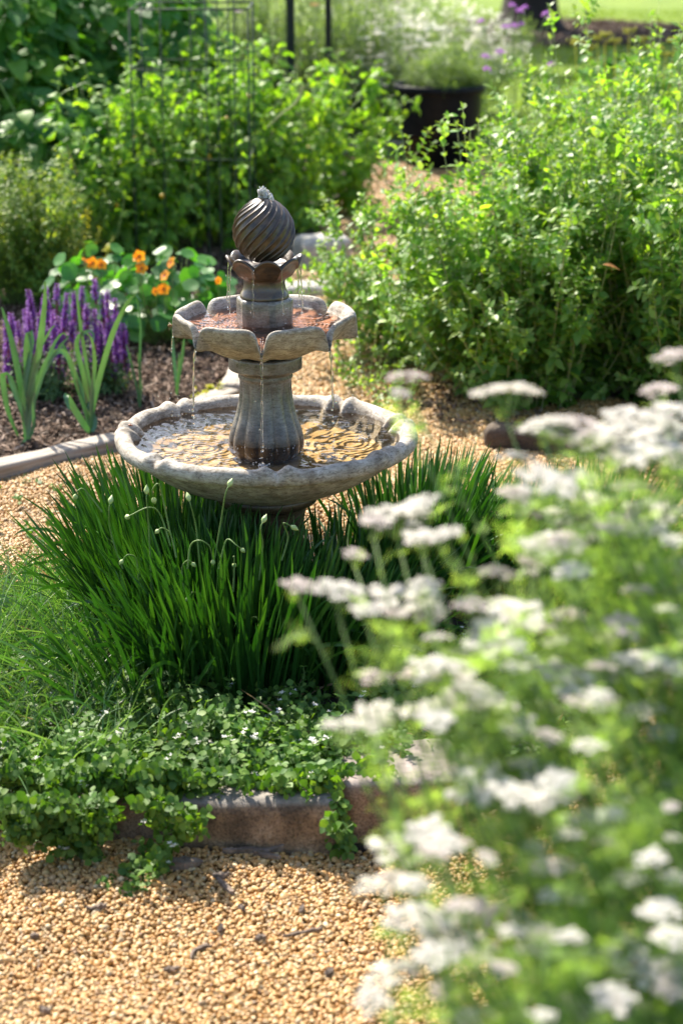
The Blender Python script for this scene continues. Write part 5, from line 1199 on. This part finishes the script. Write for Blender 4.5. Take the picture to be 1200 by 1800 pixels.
# rounded green bush with yellow buds at the upper right
b_ = PD(1105, 200, 10.2); t = bush('round_bush', 'rounded green bush with yellow green buds before the lawn', 'bush', (b_[0], 10.2, 0), 800, 110, .45, .62, .86, .75, L_lan, .085, (m_bean, m_green_stem), 16, 6, (.08, .2), 6, r0=.003)
rng = RNG(801); mb = MB(); V, F = icosphere(1)
for qx, qy in [(1010, 72), (1038, 82), (1050, 66), (1062, 60), (1105, 54), (1130, 68), (1150, 82), (1185, 70), (1080, 70), (1170, 95)]:
    e = PD(qx, qy, 10.0)-np.array([b_[0], 10.2, 0])
    for k in range(26): mb.add(V*.006+e+rng.normal(size=3)*np.array([.018, .018, .006]), F)
    wirebar(mb, [(e[0]*.8, e[1]*.8, e[2]*.5), (e[0]*.95, e[1], e[2]*.8), tuple(e)], .002)
mb.build('flower_buds', m_lime, t)
b_ = PD(1190, 130, 9.4); stalk('dry_stalk', [(1192, 240), (1194, 170), (1190, 90)], 9.4, .009, m_dst, 'rusty brown dry stalk at the upper right edge', 'stalk')

# ------------------------------------------------------------------ tree and lawn
b_ = P(930, 52); t = thing('tree', 'large dark trunked tree standing in its mulch ring on the lawn', 'tree', tuple(b_))
def f_tr(th, i, r, z): return r*(1+.05*np.sin(3*th+z)+.03*np.sin(7*th+2*z)+.18*math.exp(-z/.18)*np.abs(np.sin(2.5*th))), z
V, F = lathe(f_tr, fine([(.40, -.02), (.33, .12), (.285, .4), (.265, 1.2), (.25, 2.2), (.22, 3.4), (.16, 4.8), (.08, 6.4), (.02, 7.6)], 60), 40); mb = MB(); mb.add(V, F)
rng = RNG(820); n = 26; p0 = np.stack([np.zeros(n), np.zeros(n), rng.uniform(2.3, 5.5, n)], 1); a = np.arange(n)*2.4; d = np.stack([np.cos(a), np.sin(a), rng.uniform(.3, .9, n)], 1)
C = grow(rng, p0, d, rng.uniform(3.6, 5.6, n), 10, .25, .25); tubes(mb, C, np.linspace(.09, .02, 10)[None]*np.ones((n, 1)), 7)  # unseen branches, spread wide and low so the crown shades the lawn
mb.build('trunk', m_trunk, t)
D = side_shoots(rng, C, 18, .15, 1, .7, 1.7, .5, .2, 6); E = side_shoots(rng, D, 5, .2, 1, .25, .6, .5, .1, 5); lf = MB()
tubes(lf, D, np.full(D.shape[:2], .012), 3, 1)
opposite_leaves(rng, lf, E, L_ov, 7, .19, .15, .1, 1, .3); opposite_leaves(rng, lf, D, L_ov, 8, .19, .15, .1, 1, .3); lf.build('crown', [m_crown, m_trunk], t)
rng = RNG(830); n = 26000; x = rng.uniform(-1.2, 5.4, n); y = 12.3+14*rng.uniform(0, 1, n)**1.3; k = (x > -.1+.0*y) & (x < .19*y+.4); cc = P(930, 55); k &= ((x-cc[0])/2.1)**2+((y-cc[1])/2.0)**2 > 1
x, y = x[k], y[k]; n = len(x); mb = MB(); blades(rng, mb, np.c_[x, y, np.full(n, -.012)], rng.uniform(0, 6.28, n), rng.uniform(.04, .09, n), rng.uniform(.1, .6, n), rng.uniform(.2, .9, n), rng.uniform(.004, .009, n), 4, 1.4, .1)
tag(mb.build('lawn_grass', m_lawnblade), 'short lawn grass beyond the path', None, None, 'stuff')
rng = RNG(831); n = 2600; x = rng.uniform(.05, 1.2, n); y = rng.uniform(12.2, 13.3, n); mb = MB(); blades(rng, mb, np.c_[x, y, np.full(n, 0)], rng.uniform(0, 6.28, n), rng.uniform(.06, .14, n), rng.uniform(.1, .6, n), rng.uniform(.2, .9, n), rng.uniform(.003, .006, n), 5, 1.4, .1)
tag(mb.build('grass', m_grass), 'strip of grass between the far kerb and the pot', None, None, 'stuff')

# ------------------------------------------------------------------ bee at the upper bowl, beetle on the rim
m_bee = plain_mat('bee_body', (.10, .05, .015), (.35, .20, .05), .6, 400, 0); m_wing = new_mat('bee_wing')
mw, nt, out = m_wing; a_ = N_(nt, 'ShaderNodeBsdfTransparent'); g_ = N_(nt, 'ShaderNodeBsdfPrincipled'); g_.inputs['Base Color'].default_value = (.5, .4, .3, 1); g_.inputs['Roughness'].default_value = .2
x_ = N_(nt, 'ShaderNodeMixShader'); x_.inputs[0].default_value = .55; nt.links.new(a_.outputs[0], x_.inputs[1]); nt.links.new(g_.outputs[0], x_.inputs[2]); nt.links.new(x_.outputs[0], out.inputs[0])
c = PD(301, 572, 4.235); t = thing('bee', 'small brown bee hovering at the left lip of the upper bowl', 'bee', tuple(c), rad(20)); V, F = icosphere(2); mb = MB()
for (x, s, hh) in [(-.0045, .0032, .0026), (.0, .0028, .0027), (.0038, .0018, .0018)]: mb.add(V*np.array([s, hh, hh])+np.array([x, 0, 0]), F)
for sx in (-.002, 0, .002):
    for sy in (-1, 1): tubes(mb, np.array([[(sx, sy*.002, -.001), (sx, sy*.004, -.003), (sx-.001, sy*.0045, -.0055)]]), np.full((1, 3), .0003), 3)
mb.build('body', m_bee, t)
for sy in (-1, 1):
    mb = MB(); inst(mb, leafT(.4, .05, .0, 4, .65), np.array([[0, sy*.0015, .002]]), frames(np.array([[-.35, sy*1., .35]]), np.array([[0, 0, 1.]])), .0085); mb.build('wing', mw, t)
c = PD(229, 764, 4.27); t = thing('beetle', 'tiny reddish beetle on the left inner rim of the basin', 'beetle', (c[0], c[1], .5), rad(-25))
mb = MB(); mb.add(V*np.array([.0052, .0028, .0022])+np.array([0, 0, .012]), F); mb.add(V*np.array([.0016, .0018, .0016])+np.array([.0058, 0, .0115]), F)
mb.build('body', plain_mat('beetle_shell', (.16, .04, .01), (.32, .10, .02), .35, 300, 0), t)

m_rust = plain_mat('rusty_leaf', (.30, .12, .03), (.45, .2, .06), .7, 60, .2)
c = PD(1058, 465, 6.0)
mb = MB(); inst(mb, leafT(.3, .3, .5, 4, .5), np.zeros((1, 3)), frames(np.array([[1., .1, .05]]), np.array([[0, -.5, 1.]])), .06); inst(mb, leafT(.3, .3, .5, 4, .5), np.array([[.02, 0, 0]]), frames(np.array([[.6, .1, -.6]]), np.array([[0, -.5, 1.]])), .03)
tag(mb.build('dead_leaf', m_rust, None, tuple(c)), 'curled rusty dead leaf caught in the face of the leafy bush', 'dead leaf')
